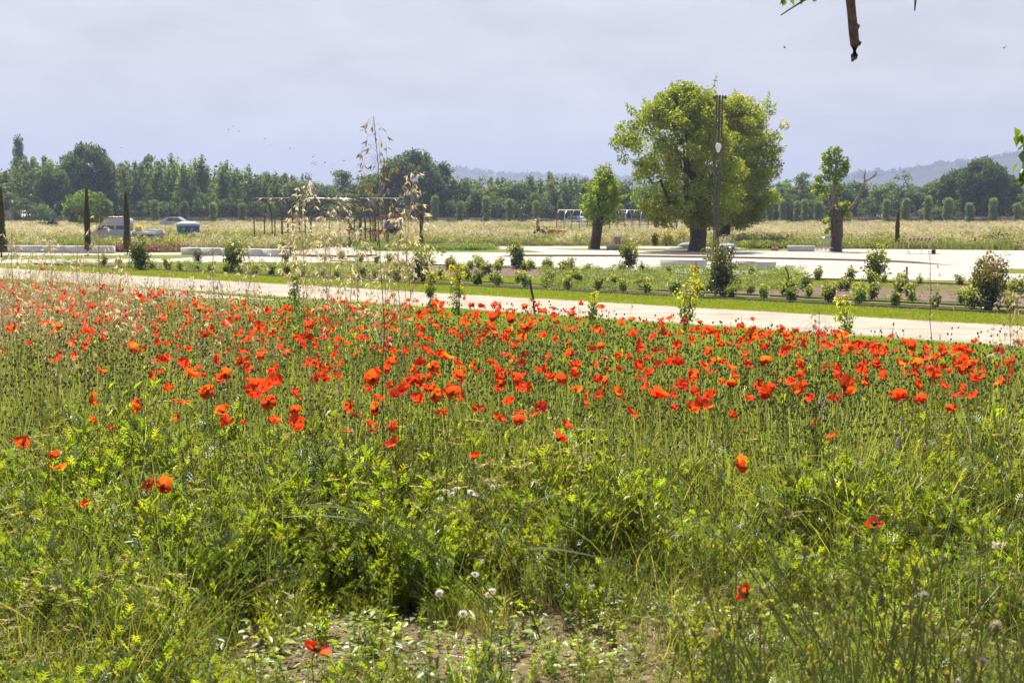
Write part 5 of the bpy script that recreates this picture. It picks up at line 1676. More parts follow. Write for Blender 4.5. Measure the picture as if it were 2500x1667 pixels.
rng = np.random.default_rng(1000)
NTRY = 34000
y = 3.6 + (27 - 3.6) * rng.random(NTRY) ** 1.25
x = (rng.random(NTRY) * 2 - 1) * (.42 * y + .45)
s = S_of(x, y)
u = x / y                                                    # sideways place across the field
keep = (s < 10.1 + .35 * np.sin(x * 2.1) + rng.normal(0, .12, NTRY)) & ~((y < 4.3) & (rng.random(NTRY) < .45))
def blob(cx, cy, r):
    return np.exp(-(((x - cx) ** 2 + (y - cy) ** 2) / r ** 2))
bare = 1.2 * blob(-.15, 4.95, .50) + 1.1 * blob(.35, 5.1, .42) + .8 * blob(.95, 5.6, .5) + 1.0 * blob(-.75, 4.95, .42) + .9 * blob(.2, 4.6, .5) + .8 * blob(.9, 4.8, .4)
bare += .25 * np.clip(np.sin(x * 3.3 + 1) * np.sin(y * 2.7 + .5), 0, 1)
keep &= ~((y < 4.95) & (x > -1.15) & (x < .6) & (rng.random(NTRY) < .68))
keep &= rng.random(NTRY) > np.clip(bare * .80, 0, .90)
keep &= rng.random(NTRY) < np.clip(1.25 - .028 * y, .35, 1)
x, y, s, u, bare = x[keep], y[keep], s[keep], u[keep], bare[keep]
n = len(x)
fdist = sstep(6.3, 9.0, y + .8 * np.sin(x * 1.1))            # 0 in the leafy front, 1 in the poppy band
dryw = np.clip(sstep(-.16, -.34, u) * sstep(9.5, 14.5, y) * 1.0 + .20 * sstep(-.10, -.30, u) * sstep(6.6, 9.0, y), 0, 1)             # dry oats at the left
idx = np.zeros(n, int)
scl = np.ones(n)
pat = .5 + .5 * np.sin(x * 2.3 + 1.1 * np.sin(y * 1.7) + .6) * np.sin(y * 2.6 + 1.3 * np.sin(x * 1.9))      # species grow in patches
pat2 = .5 + .5 * np.sin(x * 4.1 + 2.0 * np.sin(y * 2.2 + 1)) * np.cos(y * 3.7 + x * 1.3)
rnd = np.clip(.55 * pat + .45 * rng.random(n) + rng.normal(0, .10, n), 0, .999)
rnd = np.where(rng.random(n) < .35, rng.random(n), rnd)
rnd = np.argsort(np.argsort(rnd)) / n
for i in range(n):
    r = rnd[i]
    if rng.random() < dryw[i] * .70:
        idx[i] = rng.choice(k_oat) if r < .20 else rng.choice(k_dry) if r < .52 else rng.choice(k_thin) if r < .85 else rng.choice(k_bar)
        scl[i] = rng.uniform(.75, 1.15)
    elif rng.random() < fdist[i]:
        if r < .40:
            idx[i] = rng.choice(k_pop); scl[i] = rng.uniform(.8, 1.12)
        elif r < .72:
            idx[i] = rng.choice(k_thin); scl[i] = rng.uniform(.75, 1.05)
        elif r < .80:
            idx[i] = rng.choice(k_tall); scl[i] = rng.uniform(.6, .95)
        elif r < .90:
            idx[i] = rng.choice(k_weed); scl[i] = rng.uniform(.7, 1.2)
        elif r < .93:
            idx[i] = rng.choice(k_dry); scl[i] = rng.uniform(.7, 1.0)
        elif r < .955:
            idx[i] = rng.choice(k_bright); scl[i] = rng.uniform(.7, 1.0)
        else:
            idx[i] = rng.choice(k_bar); scl[i] = rng.uniform(.8, 1.1)
    else:
        right = u[i] > .05
        if r < (.26 if right else .36):
            idx[i] = rng.choice(k_weed); scl[i] = rng.uniform(.6, 1.15)
        elif r < (.42 if right else .54):
            idx[i] = rng.choice(k_tall); scl[i] = rng.uniform(.55, .95)
        elif r < .72:
            idx[i] = rng.choice(k_grass); scl[i] = rng.uniform(.6, 1.15)
        elif r < .77:
            idx[i] = rng.choice(k_low); scl[i] = rng.uniform(.8, 1.4)
        elif r < .88:
            idx[i] = rng.choice(k_pop); scl[i] = rng.uniform(.55, .9)
        elif r < .94:
            idx[i] = rng.choice(k_bar); scl[i] = rng.uniform(.7, 1.05)
        else:
            idx[i] = rng.choice(k_thin); scl[i] = rng.uniform(.6, .95)
near = np.clip((y - 3.6) / 2.6, 0, 1)
scl *= (.62 + .38 * near) * np.where(bare > .35, .6, 1) * (1 + (1 - fdist) * (.62 * pat2 - .34))
kill = (fdist < .6) & (pat2 < .22) & (rng.random(n) < .55)
x, y, idx, scl, n = x[~kill], y[~kill], idx[~kill], scl[~kill], int((~kill).sum())
P = np.c_[x, y, field_z(x, y)]
scatter('meadow_grass', 'tangled green grass, weeds, seed capsules and dry oats filling the flower field', 'grass', P, rng.uniform(0, 6.28, n), scl, idx, K, rng.normal(0, .15, (n, 2)))
# small ground leaves, litter and pebbles on the bare soil
LIT = []
for q in range(3):
    r2 = np.random.default_rng(980 + q)
    b = MB()
    a_ = r2.uniform(0, 6.28, 14)
    b.blades(np.c_[r2.normal(0, .08, (14, 2)), r2.uniform(.004, .02, 14)], np.c_[np.cos(a_), np.sin(a_), r2.uniform(-.05, .12, 14)], r2.normal(0, .15, (14, 3)) * [1, 1, .2], r2.uniform(.06, .18, 14), .0035, jitter_col(r2, (0.34, 0.27, 0.16), 14), 3)
    LIT.append(b.mesh('litter', M['straw']))
m = 2600
gx = rng.uniform(-2.4, 2.4, m)
gy = rng.uniform(3.8, 7.0, m)
ok = rng.random(m) < .42
gx, gy = gx[ok], gy[ok]
m = len(gx)
scatter('ground_cover', 'tiny leaves creeping over the bare soil in the foreground', 'ground cover', np.c_[gx, gy, field_z(gx, gy)], rng.uniform(0, 6.28, m), rng.uniform(.5, 1.3, m), rng.integers(0, 5, m), [K[i] for i in k_low[:2]] + LIT)
peb = []
for q in range(3):
    r2 = np.random.default_rng(q)
    b = MB()
    prof = [(.001, -.004), (.006, -.002), (.008, .002), (.005, .006), (.001, .007)]
    b.lathe((0, 0, 0), prof, 7, (.3, .24, .18))
    b.v[0] = b.v[0] * r2.uniform(.75, 1.3, b.v[0].shape)
    peb.append(b.mesh('pebble', M['palebark']))
m = 2200
gx, gy = rng.uniform(-2.2, 2.2, m), rng.uniform(4.0, 6.6, m)
scatter('gravel', 'small pale stones and crumbs of earth on the bare soil', 'gravel', np.c_[gx, gy, field_z(gx, gy)], rng.uniform(0, 6.28, m), rng.uniform(.4, 1.8, m) ** 1.4, rng.integers(0, 3, m), peb)

# ------------------------------------------------------------------ poppies
def petal_mesh(seed, Rr, wide, cup, crumple):
    rng = np.random.default_rng(seed)
    nr, na_ = 6, 8
    r_ = np.linspace(.04, 1, nr)[:, None]
    th = np.linspace(-1, 1, na_)[None]
    A = wide * (.35 + .65 * r_ ** .7) * th
    edge = 1 + .06 * np.sin(th * 5 + rng.uniform(0, 6)) * r_ - .12 * np.abs(th) ** 3 * r_
    X = Rr * r_ * np.cos(A) * edge
    Y = Rr * r_ * np.sin(A) * edge * 1.12
    Z = Rr * (cup * r_ ** 1.6 + .16 * (th ** 2) * r_) + Rr * crumple * r_ ** 2 * (np.sin(th * 7 + rng.uniform(0, 6)) * .6 + np.sin(th * 13 + rng.uniform(0, 6)) * .4)
    # fold the rim back a little
    Z = Z - Rr * .25 * np.clip(r_ - .75, 0, 1) ** 1.2 * (1 + np.sin(th * 3 + rng.uniform(0, 6)))
    V = np.stack([X, Y, Z + 0 * X], -1).reshape(-1, 3)
    i = np.arange(nr - 1)[:, None] * na_
    j = np.arange(na_ - 1)[None]
    red = np.array((0.62, 0.042, 0.005))
    blot = np.array((0.03, 0.004, 0.012))
    w = sstep(.12, .30, np.broadcast_to(r_, (nr, na_)).ravel())[:, None]
    col = blot * (1 - w) + red * w * (1 + .10 * np.sin(np.broadcast_to(th, (nr, na_)).ravel() * 17 + seed))[:, None]
    mb = MB()
    mb.add(V, np.stack([i + j, i + na_ + j, i + na_ + j + 1, i + j + 1], -1).reshape(-1, 4), col)
    return mb.mesh('petal', M['petal'], True)
PET = [petal_mesh(i, .0275 + .003 * (i % 3), 1.22 + .1 * (i % 2), (.45, .70, .95, .30)[i % 4], (.08, .13, .17)[i % 3]) for i in range(8)]
cm = MB()
cm.lathe((0, 0, 0), [(.002, -.002), (.005, .003), (.0058, .008), (.0065, .010), (.001, .0115)], 8, (0.14, 0.18, 0.06))
rg = np.random.default_rng(4)
for i in range(46):
    a, rr_ = rg.uniform(0, 6.28), rg.uniform(.006, .013)
    d = np.array([math.cos(a) * rr_, math.sin(a) * rr_, rg.uniform(.004, .010)])
    cm.leaves(np.zeros((1, 3)), d[None], rg.normal(size=(1, 3)), np.linalg.norm(d) * 1.05, .0016, (0.02, 0.012, 0.02))
    cm.leaves(d[None], rg.normal(size=(1, 3)), rg.normal(size=(1, 3)), .003, .0025, (0.015, 0.01, 0.02))
CEN = cm.mesh('flower_centre', M['leaf'])
class Proto:
    pass
PROTO = []
for i in range(16):
    r2 = np.random.default_rng(900 + i)
    p = Proto()
    h = .62 + .05 * (i % 4)
    if i >= 13:
        h = .34
    tilt = R([18, 40, 62, 30, 75, 50, 10, 35, 85, 55, 25, 68, 45, 30, 50, 20][i])
    ta = r2.uniform(0, 6.28)
    b = MB()
    e = np.array([r2.normal() * .05, r2.normal() * .05, h])
    P_ = wander(r2, (0, 0, -.03), e, 7, .018)
    ax = np.array([math.sin(tilt) * math.cos(ta), math.sin(tilt) * math.sin(ta), math.cos(tilt)])
    P_ = np.vstack([P_, e + [0, 0, .012] + ax * .006, e + [0, 0, .014] + ax * .02])
    b.tube(P_, .0017, 5, (0.21, 0.26, 0.10))
    p.stem = b.mesh('stem', M['leaf'])
    p.tip = P_[-1]
    p.h = p.tip[2]
    p.q = Vector(ax).to_track_quat('Z', 'Y')
    openess = [0, -.25, .25, .1, -.15, .35, -.3, 0, .15, -.2, .6, 0, .45, -.1, .1, .2][i]
    p.pet = []
    for k in range(4):
        rot = Matrix.Rotation(k * math.pi / 2 + r2.normal() * .22, 4, 'Z') @ Matrix.Rotation(-(openess + r2.normal() * .18 + (.12 if k % 2 else 0)), 4, 'Y')
        m4 = Matrix.Translation(Vector(p.tip)) @ p.q.to_matrix().to_4x4() @ rot @ Matrix.Scale(r2.uniform(.86, 1.1), 4)
        p.pet.append((PET[r2.integers(0, 8)], m4))
    p.cen = Matrix.Translation(Vector(p.tip)) @ p.q.to_matrix().to_4x4()
    PROTO.append(p)
rp = random.Random(31)
def field_hit(px, py, h):
    """where a flower at height h over the field is seen at (px, py)"""
    p = G(px, py, 1.22 + h)
    for _ in range(4):
        p = G(px, py, float(field_z(p.x, p.y)) + h)
    return p
def poppy(px, py, label, group, proto=None, sc=None, rz=None, fs=1.0):
    low = py > 1250
    pi = (rp.choice([13, 14, 15]) if low else rp.randrange(13)) if proto is None else proto
    p = PROTO[pi]
    k = sc or rp.uniform(.86, 1.12) * (.80 if 1010 < py < 1250 else 1)
    f = field_hit(px, py, p.h * k)
    rz = rp.uniform(0, 6.28) if rz is None else rz
    ox = (p.tip[0] * math.cos(rz) - p.tip[1] * math.sin(rz)) * k
    oy = (p.tip[0] * math.sin(rz) + p.tip[1] * math.cos(rz)) * k
    t = thing('poppy', label, 'poppy', (f.x - ox, f.y - oy, f.z - p.h * k), rz, group, k)
    obj('stem', p.stem, t)
    for me, m4 in p.pet:
        o = obj('petal', me, t)
        o.matrix_basis = m4 @ Matrix.Scale(fs, 4)
    o = obj('flower_centre', CEN, t)
    o.matrix_basis = p.cen @ Matrix.Scale(fs, 4)
    return f
c_ = 2500 / 2352
SOLO = [(724, 1495, 'lone red poppy on the bare soil at the bottom'), (53, 1022, 'upper one of the red poppies low at the left edge'), (137, 1075, 'open orange-red poppy with dark centre low at the left'), (117, 1050, 'smaller poppy just above the open one low at the left'),
        (200, 1162, 'single crimson poppy low among green weeds at the left'), (372, 1118, 'small orange poppy with a broken one beside it'), (340, 1114, 'tiny ragged poppy left of the small orange one'), (796, 991, 'left one of the paired flat poppies below the drift'),
        (855, 990, 'right one of the paired flat poppies below the drift'), (905, 1025, 'flat orange poppy below the paired ones'), (1088, 1055, 'small orange poppy above the white daisies'), (1148, 960, 'large round poppy with dark centre in the middle'),
        (1279, 1012, 'small half-closed poppy below the drift, right of the large round one'), (1691, 1070, 'flat red poppy alone low on the right'), (2008, 1205, 'small red poppy deep in the grass on the right'), (1716, 1370, 'shaded crumpled poppy deep in the lower right grass'),
        (1913, 1006, 'ragged red poppy below the purple larkspur'), (1876, 972, 'small poppy touching the purple larkspur'), (2190, 945, 'single crimson poppy low near the right edge'), (1505, 915, 'wide flat pale orange poppy below the drift'),
        (1677, 958, 'tiny round poppy right of the wide flat one'), (1583, 935, 'left one of two small poppies beside the wide flat one'), (1632, 940, 'right one of two small poppies beside the wide flat one'), (1833, 903, 'crimson egg-shaped poppy above the larkspur on its left'),
        (1936, 892, 'dark red half-closed poppy above the larkspur on its right'), (2138, 865, 'big deep red poppy at the right end of the drift'), (2295, 885, 'lower flower of the red clump near the right edge'), (2310, 840, 'upper flower of the red clump near the right edge'),
        (2338, 787, 'wide poppy cut by the right picture edge against the path'), (1874, 757, 'tilted poppy standing up against the cream path'), (1219, 690, 'topmost poppy against the path beside the green stake'), (1207, 706, 'poppy just under the topmost one by the stake'),
        (1331, 700, 'pale flat poppy standing alone against the path, left of its neighbour'), (1383, 706, 'round red poppy standing alone against the path'), (757, 682, 'round crimson poppy rising above the left drift'), (903, 680, 'poppy rising beside the tall oat stems'),
        (1069, 686, 'upper poppy of a pair under the bright saplings'), (1313, 819, 'large dark crimson poppy facing away in the middle drift'), (1158, 858, 'tall upright poppy standing over another in the middle'), (1150, 886, 'poppy directly below the tall upright one'),
        (1323, 895, 'two-toned poppy in the middle of the drift'), (950, 848, 'big cupped poppy with dark fold left of the middle'), (993, 843, 'crumpled poppy right of the big cupped one'), (724, 845, 'widest deep red poppy in the left drift'),
        (690, 795, 'large pale orange open poppy in the left drift'), (857, 872, 'pale round poppy behind a seed capsule'), (920, 892, 'cupped poppy below the tall oat stems'), (613, 880, 'small crimson closed poppy in the left drift'),
        (615, 925, 'pale orange poppy at the lower edge of the left drift'), (673, 945, 'red poppy at the lower edge of the left drift'), (325, 937, 'flat orange poppy among the dry grass at left'), (415, 925, 'ruffled orange poppy among the dry grass at left'),
        (205, 922, 'crimson poppy under a bent dry stem at left'), (208, 970, 'small crimson poppy below the bent dry stem'), (257, 985, 'tiny orange poppy low among the dry grass'), (410, 958, 'flat orange poppy below the ruffled one'),
        (304, 803, 'large dark-centred poppy in the dry oats at left'), (500, 875, 'wide ragged poppy in the middle of the dry grass'), (1228, 957, 'orange poppy beside the large round one'), (2237, 787, 'small poppy against the path near the right edge'),
        (98, 622, 'highest poppy among the dry oats at far left'), (512, 948, 'orange poppy at the front of the left dry grass'), (1730, 736, 'poppy against the path under the laurel row'), (2050, 775, 'poppy by the grey pipe end')]
taken = []
for px, py, lab in SOLO:
    poppy(px * c_, py * c_, lab, 'poppies in the flower field', fs=1.05 if py < 1010 else 1.22 if py < 1250 else 1.3)
    taken.append((px * c_, py * c_))
def y_up(px):
    return np.interp(px, [0, 150, 300, 600, 1000, 1200, 1400, 1600, 2000, 2500], [690, 690, 700, 735, 735, 738, 755, 775, 815, 862])
def y_lo(px):
    return np.interp(px, [0, 300, 600, 1000, 1300, 1600, 2000, 2500], [860, 900, 990, 990, 985, 960, 950, 960])
def wx(px):
    return np.interp(px, [0, 150, 500, 700, 900, 1250, 1500, 1700, 1900, 2150, 2350, 2500], [.85, 1.0, .8, 1.0, 1.0, .95, .52, .58, .45, .45, .55, .35])
def band_point():
    while True:
        px = rp.uniform(-10, 2510)
        if rp.random() > wx(px):
            continue
        a, b = y_up(px), y_lo(px)
        f = rp.random() ** 1.15 * rp.choice((.8, .95, 1.1, 1.3))
        if px < 420 and rp.random() < .5:
            f *= .55
        if rp.random() < .26:
            f = f * .35
        return px, a + (b - a) * f
GR = [(-99, 280, 'red poppy among the dry oats', 'poppies among the dry oats'), (280, 620, 'red poppy below the second white bench', 'poppies of the thin left drift'),
      (620, 960, 'red poppy below the tall oat stalks', 'poppies of the dense drift under the oats'), (960, 1300, 'red poppy left of the green stake', 'poppies of the dense middle drift'),
      (1300, 1620, 'red poppy right of the green stake', 'poppies of the loose middle drift'), (1620, 1960, 'red poppy below the dark laurel', 'poppies below the laurel'),
      (1960, 2250, 'red poppy below the straight stake', 'poppies right of the larkspur'), (2250, 2600, 'red poppy below the bronze shrub', 'poppies at the right edge')]
ZONE = {}
for _ in range(300 - len(SOLO)):
    px, py = band_point()
    z = max(0, min(7, next((i for i, g in enumerate(GR) if g[0] <= px < g[1]), 7)))
    f = (py - y_up(px)) / (y_lo(px) - y_up(px))
    ZONE.setdefault((z, 0 if f < .12 else 1 if f < .36 else 2), []).append((px, py))
for (z, tier), L_ in sorted(ZONE.items()):
    for i, (px, py) in enumerate(sorted(L_)):
        poppy(px, py, f"{ordinal(i + 1)} from the left, {['back', 'middle', 'front'][tier]} rows: {GR[z][2]}", GR[z][3])
# the smaller ones farther back, too many to tell apart
mass = MB()
def bake(me, m4):
    n = len(me.vertices)
    co = np.empty(n * 3, np.float32)
    me.vertices.foreach_get('co', co)
    co = np.c_[co.reshape(-1, 3), np.ones(n)] @ np.array(m4).T
    cc = np.empty(n * 4, np.float32)
    me.color_attributes['col'].data.foreach_get('color', cc)
    F = [tuple(p.vertices) for p in me.polygons]
    return co[:, :3], np.array(F), cc.reshape(-1, 4)[:, :3]
BK = {}
for i in range(8):
    BK[PET[i].name] = bake(PET[i], Matrix.Identity(4))
for i in range(720):
    px, py = band_point()
    py = y_up(px) + (py - y_up(px)) * .95 + 2
    p = PROTO[rp.randrange(13)]
    k = rp.uniform(.80, 1.05)
    f = field_hit(px, py, p.h * k)
    m0 = Matrix.Translation((f.x, f.y, f.z - p.h * k)) @ Matrix.Rotation(rp.uniform(0, 6.28), 4, 'Z') @ Matrix.Scale(k, 4)
    for me, m4 in p.pet:
        co, F, cc = BK[me.name]
        mass.add((np.c_[co, np.ones(len(co))] @ np.array(m0 @ m4).T)[:, :3], F, cc)
tag(obj('distant_poppies', mass.mesh('distant_poppies', M['petal'], True)), 'mass of smaller red poppies in the back of the drift', 'poppies', kind='stuff')

# ------------------------------------------------------------------ single stalks that stand out
def big_oat(label, px, py_base, tip, D, spike, pan, gold, seed, size=.026, extra=()):
    spike = int(spike * 1.9)
    rng = np.random.default_rng(seed)
    b = AT(px, py_base, D)
    b.z = float(field_z(b.x, D))
    tp = AT(*tip, D)
    t = thing('wild_oat', label, 'oat stalk', b, 0, 'tall wild oats')
    st = MB()
    oat_stalk(st, rng, (0, 0, -.03), np.array(tp - b), spike, pan, np.array(gold) * .95, .75, size * 1.15, .0026)
    part('panicle', st, M['straw'], t)
    lf = MB()
    P = np.array([[0, 0, -.02]] * 4)
    lf.blades(P, np.c_[rng.normal(0, .2, (4, 2)), np.ones(4)], np.c_[rng.normal(0, .5, (4, 2)), -np.abs(rng.normal(0, .3, 4))], rng.uniform(.3, .5, 4), .007, jitter_col(rng, np.array(gold) * .8, 4), 5)
    part('leaf', lf, M['straw'], t)
GO = (0.60, 0.50, 0.30)
big_oat('tallest wild oat stalk rising above the horizon in the middle', 948, 900, (912, 283), 7.0, 40, .62, (0.26, 0.23, 0.11), 1100, .030)
big_oat('dense pale oat stalk left of the tallest one', 770, 880, (752, 440), 7.6, 58, .55, (0.80, 0.71, 0.52), 1101, .028)
big_oat('oat stalk right of the tallest one, nodding over the pergola end', 962, 880, (1010, 420), 7.4, 40, .55, (0.78, 0.69, 0.50), 1102, .027)
big_oat('oat stalk between the two tallest, seeds over the pergola', 880, 880, (862, 520), 7.8, 44, .45, (0.78, 0.69, 0.50), 1103, .027)
big_oat('lower oat stalk with pale seeds below the pergola', 820, 870, (800, 560), 7.5, 40, .42, (0.78, 0.69, 0.50), 1104, .027)
big_oat('lower oat stalk right of the pergola, seeds over the bed', 1010, 880, (975, 590), 7.4, 34, .4, (0.60, 0.50, 0.30), 1105, .026)
big_oat('oat stalk with spread seeds before the cypress trunk', 240, 860, (245, 512), 7.4, 18, .34, (0.66, 0.58, 0.40), 1106, .030)
big_oat('oat stalk bending over the second white bench', 560, 860, (520, 600), 7.2, 26, .4, (0.60, 0.52, 0.32), 1107, .027)
big_oat('oat stalk with white seeds beside the bushy shrub', 640, 870, (600, 590), 7.6, 28, .4, (0.62, 0.54, 0.35), 1108, .027)
big_oat('pale oat stalk at the far left before the cut cypress', 30, 850, (28, 560), 8.0, 34, .4, (0.68, 0.60, 0.42), 1109, .027)
big_oat('pale oat stalk left of the tallest cypress', 140, 850, (120, 580), 8.4, 34, .4, (0.68, 0.60, 0.42), 1110, .026)
big_oat('green oat stalk against the path on the right', 2010, 900, (2000, 760), 6.6, 18, .22, (0.30, 0.30, 0.14), 1111, .022)
big_oat('dry oat stalk near the right picture edge', 2480, 900, (2470, 710), 6.2, 26, .3, (0.60, 0.52, 0.34), 1112, .022)
big_oat('thin oat stalk over the right mulch bed', 2278, 900, (2270, 620), 6.8, 8, .3, (0.45, 0.40, 0.24), 1113, .022)

rq = random.Random(77)
for i, (px, top, D, lab) in enumerate([(700, 600, 8.2, 'short pale oat plume at the left side of the oat cluster'), (735, 520, 7.9, 'feathery oat plume just left of the dense one'), (790, 500, 7.7, 'feathery oat plume just right of the dense one'), (835, 470, 8.0, 'tall feathery oat plume over the pergola middle'), (905, 560, 7.9, 'low oat plume behind the tallest stalk'),
                                       (930, 500, 8.1, 'oat plume touching the tallest stalk'), (985, 520, 7.8, 'oat plume over the right pergola end'), (850, 620, 7.5, 'low wide oat plume over the plaza edge'), (780, 640, 7.3, 'lowest oat plume of the cluster over the bed'), (920, 640, 7.4, 'low oat plume below the tallest stalk'),
                                       (60, 600, 8.6, 'straw oat plume at the far left edge over the bench'), (95, 620, 8.2, 'straw oat plume over the left bench end'), (175, 600, 8.8, 'straw oat plume left of the tall cypress foot'), (10, 630, 7.9, 'straw oat plume at the very left edge'), (280, 620, 8.3, 'straw oat plume over the purple groundcover'), (330, 640, 8.0, 'straw oat plume below the third cypress')]):
    if i in (0, 4, 5, 8):
        continue
    big_oat(lab, px + rq.uniform(-5, 45), 880, (px + rq.uniform(-35, 25), top), D, 26, .40, (0.80, 0.71, 0.52), 1120 + i, .025)

def bent_stem(label, pts, D0, D1, r, col, seed, leafs=0):
    """a long grass stem leaning through the field; pts are photo pixels from the root to the tip"""
    n_ = len(pts)
    W = [AT(px, py, D0 + (D1 - D0) * i / (n_ - 1)) for i, (px, py) in enumerate(pts)]
    a = W[0]
    k = np.linspace(0, n_ - 1, 14)
    Q = np.stack([np.interp(k, np.arange(n_), [w[i] - a[i] for w in W]) for i in range(3)], 1)
    for _ in range(2):
        Q[1:-1] = (Q[:-2] + 2 * Q[1:-1] + Q[2:]) / 4
    mb = MB()
    mb.tube(Q, np.linspace(r, r * .5, 14), 5, col)
    rng = np.random.default_rng(seed)
    t = thing('grass_stem', label, 'grass stem', a, 0, 'long bent grass stems')
    part('stem', mb, M['leaf'], t)
    if leafs:
        lf = MB()
        ii = rng.integers(2, 10, leafs)
        lf.blades(Q[ii], np.c_[rng.normal(0, .6, (leafs, 2)), np.ones(leafs) * .6], np.c_[rng.normal(0, .6, (leafs, 2)), -np.abs(rng.normal(.3, .3, leafs))], rng.uniform(.15, .3, leafs), .009, jitter_col(rng, col, leafs), 5)
        part('leaf', lf, M['leaf'], t)
GS = (0.14, 0.19, 0.05)
bent_stem('uppermost of the long arching stems in the lower middle', [(1230, 1480), (1120, 1370), (1000, 1290), (880, 1245), (760, 1232), (700, 1238)], 4.6, 4.5, .0028, GS, 1, 2)
bent_stem('middle one of the long arching stems in the lower middle', [(1220, 1490), (1090, 1370), (960, 1290), (850, 1255), (720, 1245)], 4.7, 4.55, .0026, GS, 2, 1)
bent_stem('lowest of the long arching stems in the lower middle', [(1200, 1480), (1060, 1360), (950, 1292), (830, 1262), (710, 1255)], 4.75, 4.6, .0026, (0.16, 0.20, 0.07), 3, 1)
bent_stem('pale stem arching from the lower middle up to the left', [(1330, 1480), (1240, 1350), (1130, 1260), (1000, 1170), (880, 1125), (775, 1108)], 4.9, 4.8, .0024, (0.26, 0.27, 0.12), 4)
bent_stem('dark straight stem leaning across the white daisies', [(1320, 1560), (1260, 1400), (1190, 1240), (1120, 1110), (1060, 1040)], 4.6, 4.9, .0027, (0.08, 0.12, 0.04), 5, 2)
bent_stem('grey-green stem leaning right of the daisies', [(1400, 1560), (1330, 1420), (1260, 1270), (1190, 1150), (1110, 1100)], 4.5, 4.9, .0025, (0.18, 0.22, 0.10), 6, 2)
bent_stem('long dark stem leaning up to the lone right poppy', [(2000, 1560), (1900, 1380), (1820, 1250), (1760, 1160), (1700, 1110)], 3.9, 4.3, .0027, GS, 7, 2)
bent_stem('long leaning stem left of the yellow hawksbeards', [(1960, 1600), (1850, 1420), (1760, 1280), (1660, 1150), (1560, 1060)], 3.9, 4.4, .0027, (0.11, 0.16, 0.045), 8, 2)
bent_stem('lower leaning stem crossing the shaded poppy', [(2050, 1640), (1950, 1500), (1820, 1350), (1720, 1290), (1640, 1230)], 3.7, 4.1, .0027, (0.12, 0.16, 0.05), 9, 2)
bent_stem('tall upright stem rising right of the larkspur', [(2290, 1480), (2300, 1350), (2330, 1240), (2370, 1130)], 4.0, 4.2, .0026, (0.16, 0.20, 0.08), 10, 1)

# daisies
def daisy(label, px, py, seed, h=.30):
    rng = np.random.default_rng(seed)
    f = field_hit(px, py, h)
    t = thing('daisy', label, 'daisy', (f.x, f.y, f.z - h), rng.uniform(-.6, .6), 'white daisies in the grass')
    st = MB(); st.tube(wander(rng, (0, 0, -.02), (0, 0, h), 5, .03), .0015, 4, (0.12, 0.17, 0.05)); part('stem', st, M['leaf'], t)
    pm = MB()
    k = 15
    a = np.arange(k) * 2 * math.pi / k + rng.normal(0, .05, k)
    tl = Matrix.Rotation(rng.uniform(.3, .9), 3, 'X')
    D = np.c_[np.cos(a), np.sin(a), np.full(k, -.12)] @ np.array(tl).T
    Nn = np.tile(np.array(tl) @ np.array([0, 0, 1.0]), (k, 1))
    pm.leaves(np.tile([[0, 0, h]], (k, 1)) + D * .004, D, Nn, .016, .0055, (0.70, 0.70, 0.68), .05)
    part('petals', pm, M['straw'], t)
    c = MB(); c.lathe((0, 0, h - .001), [(.0065, 0), (.006, .003), (.003, .0055), (.0005, .006)], 10, (0.62, 0.40, 0.03), np.array(tl)); part('disc', c, M['leaf'], t)
DA = [(1090, 1198, 'upper left daisy of the white cluster in the middle'), (1075, 1216, 'lower left daisy of the white cluster'), (1103, 1206, 'daisy in the heart of the white cluster'), (1112, 1192, 'topmost daisy of the white cluster'), (1150, 1200, 'daisy under the dark leaning stem'),
      (1163, 1206, 'daisy just right of the dark leaning stem'), (1188, 1175, 'daisy above right of the white cluster'), (1203, 1188, 'small daisy at the right end of the cluster'), (1159, 1400, 'single daisy below the arching stems'), (1193, 1450, 'daisy low beside the bare soil'),
      (1200, 1442, 'daisy touching the one beside the bare soil'), (1130, 1496, 'lowest daisy near the bare soil'), (1072, 1446, 'faint daisy left of the low pair'), (366, 1470, 'tiny daisy low at the left'), (1860, 965, 'daisy tuft above the larkspur')]
for i, (px, py, lab) in enumerate(DA):
    daisy(lab, px, py, 1200 + i, .34 if py < 1300 else .2)
# purple larkspur
for i, (px, py, lab) in enumerate([(2008, 975, 'purple larkspur spike right of the middle'), (2205, 1030, 'small purple larkspur flowers farther right')]):
    rng = np.random.default_rng(1300 + i)
    h = .62
    f = field_hit(px, py, h)
    t = thing('larkspur', lab, 'larkspur', (f.x, f.y, f.z - h), 0, 'purple larkspurs')
    st = MB(); st.tube(wander(rng, (0, 0, -.02), (0, 0, h), 5, .02), .002, 4, (0.12, 0.17, 0.05)); part('stem', st, M['leaf'], t)
    for q in range(9 if i == 0 else 5):
        fl = MB()
        a = rng.uniform(0, 6.28)
        c = np.array([math.cos(a) * .018, math.sin(a) * .018, h - (.012 if i == 0 else .03) * q])
        fl.leaves(np.tile(c, (6, 1)), rng.normal(size=(6, 3)) + [math.cos(a), math.sin(a), .2], rng.normal(size=(6, 3)), .016, .013, (0.20, 0.09, 0.62))
        part('blossom', fl, M['leaf'], t)
